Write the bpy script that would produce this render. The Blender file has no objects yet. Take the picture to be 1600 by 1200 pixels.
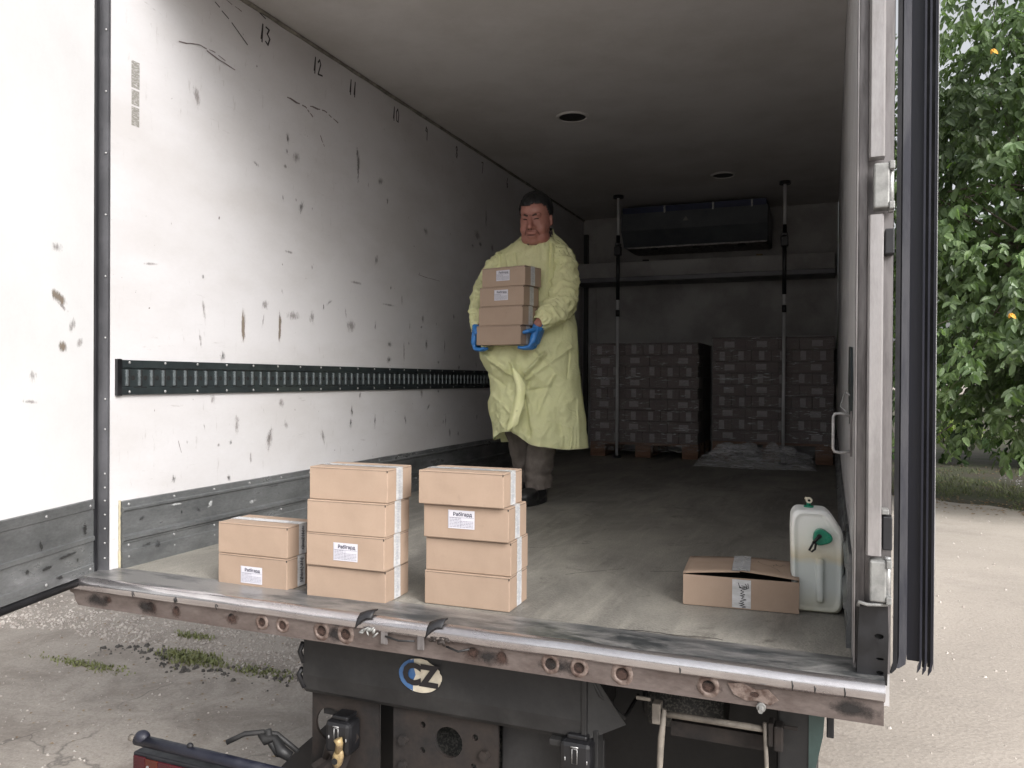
import bpy, bmesh, math, random
import numpy as np
from mathutils import Vector, Matrix, noise
from mathutils.geometry import delaunay_2d_cdt
random.seed(7)
R = math.radians
C = bpy.context.scene.collection
SC = bpy.context.scene

# ------------------------------------------------------------------ camera, sky, sun, exposure
yaw, pit, rol = .3783, -.0057, .0057
CAMPOS = Vector((-.0543, -2.1446, .6989))
_r = Vector((math.cos(yaw), math.sin(yaw), 0)); _f = Vector((-math.sin(yaw), math.cos(yaw), 0)); _u = Vector((0, 0, 1))
_f2 = _f*math.cos(pit)+_u*math.sin(pit); _u2 = -_f*math.sin(pit)+_u*math.cos(pit)
_r3 = _r*math.cos(rol)+_u2*math.sin(rol); _u3 = -_r*math.sin(rol)+_u2*math.cos(rol)
cam = bpy.data.cameras.new('camera'); camo = bpy.data.objects.new('camera', cam); C.objects.link(camo)
camo.matrix_world = Matrix(((_r3.x, _u3.x, -_f2.x, CAMPOS.x), (_r3.y, _u3.y, -_f2.y, CAMPOS.y), (_r3.z, _u3.z, -_f2.z, CAMPOS.z), (0, 0, 0, 1)))
cam.lens = 28.2; cam.sensor_width = 36; cam.clip_start = .05; cam.clip_end = 2000
SC.camera = camo
w = bpy.data.worlds.new('World'); SC.world = w; w.use_nodes = True
nt = w.node_tree; bg = nt.nodes['Background']
sk = nt.nodes.new('ShaderNodeTexSky'); sk.sky_type = 'NISHITA'; sk.sun_disc = False
SUN_EL, SUN_AZ = R(35), R(126)       # azimuth from +Y clockwise: the light comes from behind right of the camera
sk.sun_elevation = SUN_EL; sk.sun_rotation = SUN_AZ; sk.dust_density = 6; sk.air_density = 1.0; sk.ozone_density = 1
hs = nt.nodes.new('ShaderNodeHueSaturation'); hs.inputs['Saturation'].default_value = .16   # overcast: the blue is veiled
nt.links.new(sk.outputs[0], hs.inputs['Color']); nt.links.new(hs.outputs[0], bg.inputs['Color'])
bg.inputs['Strength'].default_value = .148
sd = bpy.data.lights.new('sun', 'SUN'); sd.energy = 1.05; sd.angle = R(28); sd.color = (1, .975, .96)
so = bpy.data.objects.new('sun', sd); C.objects.link(so)
_dir = Vector((math.sin(SUN_AZ)*math.cos(SUN_EL), math.cos(SUN_AZ)*math.cos(SUN_EL), math.sin(SUN_EL)))
so.rotation_euler = (-_dir).to_track_quat('-Z', 'Y').to_euler(); so.location = (4, -6, 8)
vs = SC.view_settings; vs.view_transform = 'Standard'; vs.look = 'None'; vs.gamma = 1; vs.use_curve_mapping = False; vs.exposure = .86
try:
    SC.cycles.max_bounces = 10; SC.cycles.diffuse_bounces = 3; SC.cycles.transparent_max_bounces = 24
    SC.cycles.use_denoising = True
except Exception: pass

# ------------------------------------------------------------------ materials
def N(nt, t, **k):
    n = nt.nodes.new(t)
    for a, b in k.items():
        if a in n.inputs: n.inputs[a].default_value = b
        else: setattr(n, a, b)
    return n
def coord(nt, scale=(1, 1, 1), world=False):
    if world:
        g = nt.nodes.new('ShaderNodeNewGeometry'); src = g.outputs['Position']
    else:
        g = nt.nodes.new('ShaderNodeTexCoord'); src = g.outputs['Object']
    m = nt.nodes.new('ShaderNodeMapping'); m.inputs['Scale'].default_value = scale
    nt.links.new(src, m.inputs['Vector']); return m.outputs[0]
def ramp(nt, src, stops):
    r = nt.nodes.new('ShaderNodeValToRGB'); e = r.color_ramp.elements
    while len(e) > 1: e.remove(e[0])
    for i, (p, c) in enumerate(stops):
        x = e[0] if i == 0 else e.new(p)
        x.position = p; x.color = (c, c, c, 1) if not hasattr(c, '__len__') else (*c, 1)
    nt.links.new(src, r.inputs[0]); return r.outputs[0]
def nz(nt, vec, scale, detail=6, rough=.6, dist=0):
    n = nt.nodes.new('ShaderNodeTexNoise'); n.inputs['Scale'].default_value = scale; n.inputs['Detail'].default_value = detail
    n.inputs['Roughness'].default_value = rough; n.inputs['Distortion'].default_value = dist
    nt.links.new(vec, n.inputs['Vector']); return n.outputs['Fac']
def mixc(nt, fac, a, b, mode='MIX'):
    m = nt.nodes.new('ShaderNodeMixRGB'); m.blend_type = mode
    for s, v in ((0, fac), (1, a), (2, b)):
        if isinstance(v, (int, float)): m.inputs[s].default_value = v if s == 0 else (v, v, v, 1)
        elif isinstance(v, tuple): m.inputs[s].default_value = (*v, 1)
        else: nt.links.new(v, m.inputs[s])
    return m.outputs[0]
def base(name):
    m = bpy.data.materials.new(name); m.use_nodes = True
    return m, m.node_tree, m.node_tree.nodes['Principled BSDF']
def bump(nt, bs, h, st, dist=.01, prev=None):
    b = nt.nodes.new('ShaderNodeBump'); b.inputs['Strength'].default_value = st; b.inputs['Distance'].default_value = dist
    nt.links.new(h, b.inputs['Height'])
    if prev is not None: nt.links.new(prev, b.inputs['Normal'])
    nt.links.new(b.outputs[0], bs.inputs['Normal']); return b.outputs[0]
def mat(name, col, col2=None, rough=.6, metal=0, scale=4, lo=.42, hi=.62, stretch=(1, 1, 1), bs=60, bst=.1, bd=.004, world=False, rv=.1, fine=.12):
    """two-tone mottled surface with fine grain and relief"""
    m, t, b = base(name)
    v = coord(t, stretch, world)
    f = ramp(t, nz(t, v, scale, 8, .62), [(lo, 0), (hi, 1)])
    c = mixc(t, f, col, col2 or tuple(x*.8 for x in col))
    g = ramp(t, nz(t, v, bs, 4, .7), [(.3, 1-fine), (.7, 1)])
    c = mixc(t, 1.0, c, g, 'MULTIPLY')
    t.links.new(c, b.inputs['Base Color'])
    rr = t.nodes.new('ShaderNodeMapRange'); rr.inputs['To Min'].default_value = max(.02, rough-rv); rr.inputs['To Max'].default_value = min(1, rough+rv)
    t.links.new(f, rr.inputs['Value']); t.links.new(rr.outputs[0], b.inputs['Roughness'])
    b.inputs['Metallic'].default_value = metal
    if bst: bump(t, b, nz(t, v, bs, 5, .6), bst, bd)
    return m
def flat(name, col, rough=.5, metal=0):
    m, t, b = base(name); b.inputs['Base Color'].default_value = (*col, 1); b.inputs['Roughness'].default_value = rough; b.inputs['Metallic'].default_value = metal
    return m
def decal(name, col, thr=.5, scale=30, stretch=(1, 1, 1), soft=.08, opacity=1, rough=.7, edge=True):
    """a stain or scuff of worn shape: broken up by noise, fading to nothing at its rim"""
    m, t, b = base(name)
    b.inputs['Base Color'].default_value = (*col, 1); b.inputs['Roughness'].default_value = rough
    n = nz(t, coord(t, stretch, True), scale, 10, .78)
    tc = t.nodes.new('ShaderNodeTexCoord'); ln = N(t, 'ShaderNodeVectorMath', operation='LENGTH')
    sep = t.nodes.new('ShaderNodeMapping'); t.links.new(tc.outputs['UV'], sep.inputs[0])
    t.links.new(sep.outputs[0], ln.inputs[0])
    if edge:
        mr = t.nodes.new('ShaderNodeMapRange'); mr.inputs['From Min'].default_value = .1; mr.inputs['From Max'].default_value = 1.0
        mr.inputs['To Min'].default_value = .12; mr.inputs['To Max'].default_value = -.30
        t.links.new(ln.outputs['Value'], mr.inputs['Value'])
        ad = N(t, 'ShaderNodeMath', operation='ADD'); t.links.new(n, ad.inputs[0]); t.links.new(mr.outputs[0], ad.inputs[1]); n = ad.outputs[0]
    a = ramp(t, n, [(thr-soft, 0), (thr+soft, opacity)])
    t.links.new(a, b.inputs['Alpha'])
    return m

M = {}
M['wall'] = mat('white_lining', (.545, .535, .545), (.48, .465, .465), rough=.42, scale=1.6, bs=90, bst=.03, fine=.03, stretch=(1, .6, 1.3))
def wear(m, amt=.5):
    t = m.node_tree; b = t.nodes['Principled BSDF']; src = b.inputs['Base Color'].links[0].from_socket
    a = ramp(t, nz(t, coord(t, (1, 1.6, .30), True), 26, 8, .75), [(.60, 0), (.70, amt)]); g = ramp(t, nz(t, coord(t, (1, .8, .9), True), 1.5, 4, .6), [(.42, 0), (.62, 1)])
    c = mixc(t, mixc(t, 1, a, g, 'MULTIPLY'), src, (.27, .245, .235))
    h = ramp(t, nz(t, coord(t, (1, .35, 2.4), True), 21, 8, .75), [(.63, 0), (.70, amt*.8)]); c = mixc(t, mixc(t, 1, h, g, 'MULTIPLY'), c, (.25, .23, .22))
    sp = ramp(t, nz(t, coord(t, (1, 1, .6), True), 48, 3, .5), [(.745, 0), (.765, amt*1.3)]); c = mixc(t, sp, c, (.10, .085, .08))
    t.links.new(c, b.inputs['Base Color'])
wear(M['wall'], .7)
M['door'] = mat('white_door_lining', (.66, .66, .665), (.61, .605, .61), rough=.42, scale=1.6, bs=90, bst=.03, fine=.03)
M['ceil'] = mat('ceiling_lining', (.52, .50, .485), (.44, .42, .40), rough=.55, scale=1.2, bs=70, bst=.03, fine=.04)
M['galv'] = mat('galvanised_sheet', (.25, .258, .262), (.115, .12, .123), rough=.42, metal=.5, scale=5, lo=.36, hi=.68, bs=90, bst=.12, stretch=(1, .6, 1.6), fine=.25, rv=.16)
M['track'] = mat('painted_track_steel', (.040, .050, .052), (.025, .031, .034), rough=.38, metal=.4, scale=9, bs=100, bst=.06)
M['bright'] = mat('lit_slot_edge', (.24, .27, .28), (.12, .14, .15), rough=.35, metal=.6, scale=30, bs=100, bst=.05)  # light catching the slot edges, put into a paler rib colour
M['rivet'] = mat('rivet_metal', (.5, .5, .5), (.3, .3, .3), rough=.4, metal=.6, scale=60)
M['strip'] = mat('grey_frame_strip', (.085, .085, .092), (.12, .12, .13), rough=.45, metal=.4, scale=5)
M['rubber'] = mat('black_rubber', (.007, .007, .009), (.013, .013, .016), rough=.55, scale=9, bs=60, bst=.1)
M['navyrub'] = mat('dusty_door_rubber', (.008, .009, .018), (.016, .017, .028), rough=.5, scale=5, stretch=(4, 4, .4), bs=50, bst=.1)
M['greyrub'] = mat('grey_door_profile', (.075, .075, .085), (.035, .036, .048), rough=.5, scale=8, stretch=(3, 3, .5))
M['post'] = mat('dirty_post_steel', (.22, .205, .205), (.12, .11, .11), rough=.42, metal=.4, scale=7, stretch=(4, 4, .6), bs=60, bst=.06)
M['alu'] = mat('bright_aluminium_cover', (.42, .40, .40), (.29, .275, .272), rough=.38, metal=.45, scale=6, stretch=(3, 3, .7), bs=80, bst=.04)
M['cast'] = mat('hinge_casting', (.30, .30, .29), (.21, .21, .205), rough=.6, metal=.3, scale=25, bs=120, bst=.15)
M['blackpl'] = mat('black_plastic', (.006, .006, .007), (.011, .011, .013), rough=.42, scale=12, bs=80, bst=.08)
M['sillface'] = mat('dirty_sill_face', (.175, .145, .135), (.095, .072, .064), rough=.5, metal=.35, scale=9, stretch=(.7, 1, 1.6), lo=.40, hi=.66, bs=70, bst=.1, fine=.2)
M['nosing'] = mat('worn_aluminium_nosing', (.72, .70, .71), (.52, .49, .50), rough=.20, metal=.95, scale=5, stretch=(.7, 1, 3), bs=90, bst=.05, rv=.08, fine=.12)
M['thresh'] = mat('scuffed_threshold_plate', (.30, .29, .285), (.07, .075, .08), rough=.45, metal=.35, scale=3.2, stretch=(1.0, 3.0, 1), lo=.46, hi=.66, bs=110, bst=.15, rv=.15, fine=.3)
def dirtx(m):
    t = m.node_tree; b = t.nodes['Principled BSDF']; src = b.inputs['Base Color'].links[0].from_socket
    v = coord(t, world=True); sx = t.nodes.new('ShaderNodeSeparateXYZ'); t.links.new(v, sx.inputs[0])
    a = ramp(t, nz(t, coord(t, (.9, 2.6, 1), True), 5, 9, .75, .5), [(.40, 0), (.56, 1)])
    mr = t.nodes.new('ShaderNodeMapRange'); mr.inputs['From Min'].default_value = -1.6; mr.inputs['From Max'].default_value = -.7; mr.inputs['To Min'].default_value = .1; mr.inputs['To Max'].default_value = .92; t.links.new(sx.outputs[0], mr.inputs[0])
    yb = ramp(t, sx.outputs[1], [(0, 1), (.03, .25)]); k = mixc(t, 1, mixc(t, 1, a, mr.outputs[0], 'MULTIPLY'), yb, 'MULTIPLY')
    t.links.new(mixc(t, k, src, (.035, .04, .043)), b.inputs['Base Color'])
dirtx(M['thresh'])
M['card'] = mat('brown_cardboard', (.335, .245, .183), (.312, .226, .168), rough=.75, scale=4, bs=140, bst=.05, bd=.001, fine=.05)
def varied(m):
    t = m.node_tree; b = t.nodes['Principled BSDF']; src = b.inputs['Base Color'].links[0].from_socket
    oi = t.nodes.new('ShaderNodeObjectInfo'); c = mixc(t, 1, src, ramp(t, oi.outputs['Random'], [(0, (.93, .925, .92)), (1, (1.05, 1.05, 1.05))]), 'MULTIPLY')
    d = ramp(t, nz(t, coord(t, (1, 1, 1), True), 17, 6, .7), [(.62, 1), (.74, .88)]); c = mixc(t, 1, c, d, 'MULTIPLY'); t.links.new(c, b.inputs['Base Color'])
    nn = b.inputs['Normal'].links[0].from_socket; bump(t, b, nz(t, coord(t, (1, 1, 1), True), 9, 2, .4), .35, .02, nn)
varied(M['card'])
M['tapeink'] = flat('grey_tape_print', (.34, .35, .38), .5)
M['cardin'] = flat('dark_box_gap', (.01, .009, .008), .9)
M['white'] = mat('paper_label', (.56, .55, .60), (.53, .52, .57), rough=.6, scale=30, bs=200, bst=.02, fine=.03)
M['ink'] = flat('dark_ink', (.035, .035, .06), .6)
M['faintink'] = flat('faint_ink', (.17, .17, .22), .6)
M['marker'] = flat('marker_ink', (.012, .01, .012), .6)
M['tape'] = mat('printed_white_tape', (.58, .58, .59), (.42, .42, .42), rough=.25, scale=14, stretch=(1, 1, 3), bs=40, bst=.25, bd=.003, fine=.15)
M['under'] = mat('grimy_chassis_paint', (.015, .015, .016), (.028, .027, .027), rough=.6, metal=.1, scale=5, bs=50, bst=.15, fine=.3)
M['rust'] = mat('rusty_plate', (.024, .017, .014), (.012, .010, .010), rough=.8, scale=7, bs=60, bst=.15, fine=.4)
M['dust'] = mat('dusty_tube', (.22, .195, .165), (.12, .105, .09), rough=.7, scale=14, bs=80, bst=.2)
M['wood'] = mat('pallet_wood', (.19, .10, .06), (.13, .07, .045), rough=.8, scale=8, stretch=(1, 5, 5), bs=60, bst=.2)
M['dark'] = flat('dark_void', (.006, .006, .006), .9)

def floor_mat():
    m, t, b = base('worn_antislip_floor')
    v = coord(t)
    big = nz(t, coord(t, (1.2, .55, 1)), 2.2, 8, .65, .6)
    c = mixc(t, ramp(t, big, [(.38, 0), (.62, 1)]), (.145, .137, .124), (.27, .255, .225))
    st = nz(t, coord(t, (7, .8, 1)), 3.0, 8, .7)
    c = mixc(t, ramp(t, st, [(.5, 0), (.72, .6)]), c, (.33, .31, .27))
    dk = nz(t, coord(t, (2, 2, 1)), 3.1, 9, .75, 1.0)
    c = mixc(t, ramp(t, dk, [(.57, 0), (.66, .7)]), c, (.075, .068, .06))
    w1 = t.nodes.new('ShaderNodeTexVoronoi'); w1.inputs['Scale'].default_value = 150; t.links.new(v, w1.inputs['Vector'])
    c = mixc(t, 1.0, c, ramp(t, w1.outputs['Distance'], [(.1, .78), (.6, 1)]), 'MULTIPLY')
    t.links.new(c, b.inputs['Base Color']); b.inputs['Roughness'].default_value = .55
    bump(t, b, w1.outputs['Distance'], .5, .003); return m
M['floor'] = floor_mat()

def gown_mat():
    m, t, b = base('yellow_nonwoven_gown')
    v = coord(t)
    f = nz(t, v, 9, 6, .6)
    t.links.new(mixc(t, f, (.80, .81, .44), (.88, .88, .54)), b.inputs['Base Color']); b.inputs['Roughness'].default_value = .75
    n1 = bump(t, b, nz(t, coord(t, (1, 1, .8)), 13, 5, .62, 1.0), .8, .02)
    bump(t, b, nz(t, v, 260, 2, .5), .12, .002, n1)
    tr = t.nodes.new('ShaderNodeBsdfTransparent'); tl = t.nodes.new('ShaderNodeBsdfTranslucent'); tl.inputs[0].default_value = (.84, .85, .42, 1)
    m1 = t.nodes.new('ShaderNodeMixShader'); m1.inputs[0].default_value = .22; m2 = t.nodes.new('ShaderNodeMixShader'); m2.inputs[0].default_value = .13
    o = t.nodes['Material Output']
    t.links.new(b.outputs[0], m1.inputs[1]); t.links.new(tl.outputs[0], m1.inputs[2]); t.links.new(m1.outputs[0], m2.inputs[1]); t.links.new(tr.outputs[0], m2.inputs[2]); t.links.new(m2.outputs[0], o.inputs[0])
    return m
M['gown'] = gown_mat()
M['skin'] = mat('ruddy_skin', (.36, .168, .13), (.29, .115, .09), rough=.5, scale=16, lo=.35, hi=.7, bs=200, bst=.06, fine=.08)
M['skin2'] = flat('lip_and_lid_skin', (.13, .045, .038), .5)
M['hair'] = mat('short_dark_hair', (.004, .004, .004), (.008, .008, .009), rough=.6, scale=40, stretch=(1, 1, .4), bs=160, bst=.6)
M['greyhair'] = flat('brow_hair', (.045, .025, .02), .8)
M['glove'] = mat('blue_nitrile_glove', (.035, .19, .50), (.025, .15, .42), rough=.35, scale=30, bs=60, bst=.25)
M['trouser'] = mat('brown_grey_trousers', (.125, .105, .092), (.095, .08, .07), rough=.85, scale=12, bs=240, bst=.2)
M['shoe'] = mat('black_shoe', (.012, .012, .013), (.02, .02, .02), rough=.4, scale=20)
M['coat'] = mat('white_coat', (.72, .73, .72), (.66, .67, .66), rough=.8, scale=8)
M['collar'] = mat('dark_checked_shirt', (.02, .018, .022), (.16, .13, .12), rough=.8, scale=60, lo=.5, hi=.55)

# ------------------------------------------------------------------ mesh helpers
OFF = {}                                     # world origin of each unrotated parent
def tag(o, label=None, cat=None, group=None, kind=None):
    if label: o['label'] = label
    if cat: o['category'] = cat
    if group: o['group'] = group
    if kind: o['kind'] = kind
    return o
def thing(name, label, cat, loc=(0, 0, 0), rotz=0, group=None):
    o = bpy.data.objects.new(name, None); C.objects.link(o); o.empty_display_size = .1
    o.location = loc; o.rotation_euler = (0, 0, rotz); OFF[o.name] = Vector(loc)
    return tag(o, label, cat, group)
class MB:
    def __init__(s): s.v = []; s.f = []; s.sm = []
    def add(s, vs, fs, smooth=False):
        k = len(s.v); s.v += [tuple(x) for x in vs]; s.f += [tuple(i+k for i in f) for f in fs]; s.sm += [smooth]*len(fs); return s
    def box(s, x0, x1, y0, y1, z0, z1, b=0):
        if b <= 0:
            return s.add([(x0, y0, z0), (x1, y0, z0), (x1, y1, z0), (x0, y1, z0), (x0, y0, z1), (x1, y0, z1), (x1, y1, z1), (x0, y1, z1)],
                  [(0, 3, 2, 1), (4, 5, 6, 7), (0, 1, 5, 4), (1, 2, 6, 5), (2, 3, 7, 6), (3, 0, 4, 7)])
        bm = bmesh.new(); bmesh.ops.create_cube(bm, size=1)
        bmesh.ops.scale(bm, vec=(x1-x0, y1-y0, z1-z0), verts=bm.verts); bmesh.ops.translate(bm, vec=((x0+x1)/2, (y0+y1)/2, (z0+z1)/2), verts=bm.verts)
        bmesh.ops.bevel(bm, geom=bm.edges[:], offset=b, segments=2, affect='EDGES', profile=.5)
        bm.verts.index_update(); s.add([v.co for v in bm.verts], [[v.index for v in f.verts] for f in bm.faces]); bm.free(); return s
    def tube(s, pts, r, n=10, cap=True, smooth=True, sq=1):
        pts = [Vector(p) for p in pts]; rs = r if hasattr(r, '__len__') else [r]*len(pts)
        rings = []; up = None
        for i, p in enumerate(pts):
            d = (pts[min(i+1, len(pts)-1)]-pts[max(i-1, 0)]).normalized()
            if up is None: up = Vector((0, 0, 1)) if abs(d.z) < .9 else Vector((1, 0, 0))
            a = d.cross(up).normalized(); up = a.cross(d).normalized()
            rings.append([p+(a*math.cos(2*math.pi*j/n)+up*math.sin(2*math.pi*j/n)*sq)*rs[i] for j in range(n)])
        vs = [x for g in rings for x in g]; fs = []
        for i in range(len(pts)-1):
            for j in range(n): fs.append((i*n+j, i*n+(j+1) % n, (i+1)*n+(j+1) % n, (i+1)*n+j))
        s.add(vs, fs, smooth)
        if cap:
            k = len(s.v)-len(vs); s.f += [tuple(k+j for j in reversed(range(n))), tuple(k+(len(pts)-1)*n+j for j in range(n))]; s.sm += [False]*2
        return s
    def cyl(s, p, q, r, n=16, smooth=True): return s.tube([p, q], r, n, True, smooth)
    def ell(s, c, r, n=16, m=10, rot=None):
        vs = []; fs = []
        for i in range(m+1):
            a = math.pi*i/m
            for j in range(n):
                t = 2*math.pi*j/n; v = Vector((r[0]*math.sin(a)*math.cos(t), r[1]*math.sin(a)*math.sin(t), r[2]*math.cos(a)))
                if rot is not None: v = rot @ v
                vs.append(Vector(c)+v)
        for i in range(m):
            for j in range(n): fs.append((i*n+j, (i+1)*n+j, (i+1)*n+(j+1) % n, i*n+(j+1) % n))
        return s.add(vs, fs, True)
    def cap(s, p, r0, q, r1, n=14):
        """closed tapered limb with round ends"""
        p = Vector(p); q = Vector(q); d = (q-p).normalized(); pts = []; rs = []
        for k in range(5): a = math.pi/2*(k/4); pts.append(p-d*r0*math.cos(a)); rs.append(max(.0006, r0*math.sin(a)))
        for k in range(1, 4): f = k/4; pts.append(p.lerp(q, f)); rs.append(r0+(r1-r0)*f)
        for k in range(5): a = math.pi/2*(1-k/4); pts.append(q+d*r1*math.cos(a)); rs.append(max(.0006, r1*math.sin(a)))
        return s.tube(pts, rs, n)
    def extrude(s, prof, axis, a, b, closed=True, smooth=False):
        """profile of (u, w) points swept along an axis from a to b"""
        n = len(prof)
        def P(u, w_, t): return {'x': (t, u, w_), 'y': (u, t, w_), 'z': (u, w_, t)}[axis]
        ts = a if hasattr(a, '__len__') else [a, b]
        vs = [P(u, w_, t) for t in ts for (u, w_) in prof]; fs = []
        for k in range(len(ts)-1):
            for j in range(n if closed else n-1): fs.append((k*n+j, k*n+(j+1) % n, (k+1)*n+(j+1) % n, (k+1)*n+j))
        s.add(vs, fs, smooth)
        if closed:
            k = len(s.v)-len(vs); m = (len(ts)-1)*n
            s.f += [tuple(k+j for j in reversed(range(n))), tuple(k+m+j for j in range(n))]; s.sm += [False]*2
        return s
    def plate(s, outer, holes, P, t0, t1):
        """flat plate with real holes: outer (u, w) polygon, circular holes (u, w, r[, rw]); P maps (u, w, t) to a point"""
        vs = []; es = []
        def loop(pts):
            k = len(vs); vs.extend(Vector(p) for p in pts); es.extend((k+i, k+(i+1) % len(pts)) for i in range(len(pts)))
        loop(outer); hl = []
        for h in holes:
            rw = h[3] if len(h) > 3 else h[2]
            pts = [(h[0]+h[2]*math.cos(2*math.pi*j/18), h[1]+rw*math.sin(2*math.pi*j/18)) for j in range(18)]; hl.append((h, rw)); loop(pts)
        ov, oe, of, *_ = delaunay_2d_cdt(vs, es, [], 1, 1e-6)
        keep = []
        for f in of:
            c = sum((ov[i] for i in f), Vector((0, 0)))/len(f)
            if any(((c.x-h[0])/h[2])**2+((c.y-h[1])/rw)**2 < .97 for h, rw in hl): continue
            keep.append(tuple(f))
        n = len(ov); A = [P(v.x, v.y, t0) for v in ov]; B = [P(v.x, v.y, t1) for v in ov]
        ed = {}
        for f in keep:
            for i in range(len(f)):
                e = (f[i], f[(i+1) % len(f)]); ed[e] = 1
        side = [(a, b) for (a, b) in ed if (b, a) not in ed]
        return s.add(A+B, keep+[tuple(n+i for i in reversed(f)) for f in keep]+[(b, a, n+a, n+b) for a, b in side])
    def build(s, name, m, parent=None, local=False, fix=True, bevel=0):
        me = bpy.data.meshes.new(name); o = Vector((0, 0, 0))
        if parent is not None and not local:
            q = parent
            while q.parent is not None: q = q.parent
            o = OFF.get(q.name, o)
        me.from_pydata([tuple(Vector(v)-o) for v in s.v], [], s.f)
        me.polygons.foreach_set('use_smooth', s.sm)
        if fix:
            bm = bmesh.new(); bm.from_mesh(me); bmesh.ops.recalc_face_normals(bm, faces=bm.faces); bm.to_mesh(me); bm.free()
        me.materials.append(m); ob = bpy.data.objects.new(name, me); C.objects.link(ob)
        if parent is not None: ob.parent = parent
        if bevel:
            md = ob.modifiers.new('b', 'BEVEL'); md.width = bevel; md.segments = 2; md.limit_method = 'ANGLE'
        return ob
def bx(name, m, parent, x0, x1, y0, y1, z0, z1, b=0, local=False): return MB().box(x0, x1, y0, y1, z0, z1, b).build(name, m, parent, local)
def inst(proto, parent, loc, rot=None, scale=None):
    c = proto.copy(); C.objects.link(c); c.parent = parent; c.location = loc
    if rot is not None: c.rotation_euler = rot
    if scale is not None: c.scale = scale
    return c
def evalmesh(o, name):
    dg = bpy.context.evaluated_depsgraph_get(); dg.update()
    return bpy.data.meshes.new_from_object(o.evaluated_get(dg))
_tc = {}
def text_mesh(s, size=.03, bold=0, ext=0):
    k = (s, size, bold, ext)
    if k not in _tc:
        cu = bpy.data.curves.new('txt', 'FONT'); cu.body = s; cu.size = size; cu.align_x = 'CENTER'; cu.align_y = 'CENTER'; cu.offset = bold; cu.extrude = ext; cu.resolution_u = 3
        o = bpy.data.objects.new('txt', cu); C.objects.link(o); bpy.context.view_layer.update()
        me = evalmesh(o, 'lettering'); C.objects.unlink(o); bpy.data.objects.remove(o); _tc[k] = me
    return _tc[k].copy()
def put_mesh(name, me, m, parent, mtx):
    """mtx in the root's local frame"""
    me.materials.clear(); me.materials.append(m)
    o = bpy.data.objects.new(name, me); C.objects.link(o); o.parent = parent; o.matrix_local = mtx; return o
def frame(origin, X, Y):
    X = Vector(X).normalized(); Y = Vector(Y).normalized(); Z = X.cross(Y)
    return Matrix(((X.x, Y.x, Z.x, origin[0]), (X.y, Y.y, Z.y, origin[1]), (X.z, Y.z, Z.z, origin[2]), (0, 0, 0, 1)))
def ribbon(mb, pts, wd, P):
    """flat pen stroke: pts in (u, w), P maps to space"""
    for i in range(len(pts)-1):
        a = Vector(pts[i]); b = Vector(pts[i+1]); d = (b-a)
        if d.length < 1e-6: continue
        n = Vector((-d.y, d.x)).normalized()*wd/2; e = d.normalized()*wd*.35; k = 1e-5*(i % 7)
        mb.add([P(*(a-e+n), k), P(*(a-e-n), k), P(*(b+e-n), k), P(*(b+e+n), k)], [(0, 1, 2, 3)])
def quad_uv(name, m, parent, P4):
    """a flat decal sheet with UV -1..1"""
    q = parent; o = Vector((0, 0, 0))
    while q.parent is not None: q = q.parent
    o = OFF.get(q.name, o)
    me = bpy.data.meshes.new(name); me.from_pydata([tuple(Vector(p)-o) for p in P4], [], [(0, 1, 2, 3)])
    uv = me.uv_layers.new(name='UVMap')
    for i, c in enumerate(((-1, -1), (1, -1), (1, 1), (-1, 1))): uv.data[i].uv = c
    me.materials.append(m); ob = bpy.data.objects.new(name, me); C.objects.link(ob); ob.parent = parent; return ob
def smooth_remesh(mb, name, m, parent, voxel, it=4):
    o = mb.build(name, m, None, fix=True)
    md = o.modifiers.new('r', 'REMESH'); md.mode = 'VOXEL'; md.voxel_size = voxel; md.use_smooth_shade = True
    ms = o.modifiers.new('s', 'SMOOTH'); ms.iterations = it; ms.factor = .5
    me = evalmesh(o, name); bpy.data.objects.remove(o)
    me.materials.clear(); me.materials.append(m); me.name = name
    q = parent; off = Vector((0, 0, 0))
    while q.parent is not None: q = q.parent
    off = OFF.get(q.name, off)
    me.transform(Matrix.Translation(-off)); me.polygons.foreach_set('use_smooth', [True]*len(me.polygons))
    ob = bpy.data.objects.new(name, me); C.objects.link(ob); ob.parent = parent; return ob

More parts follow.
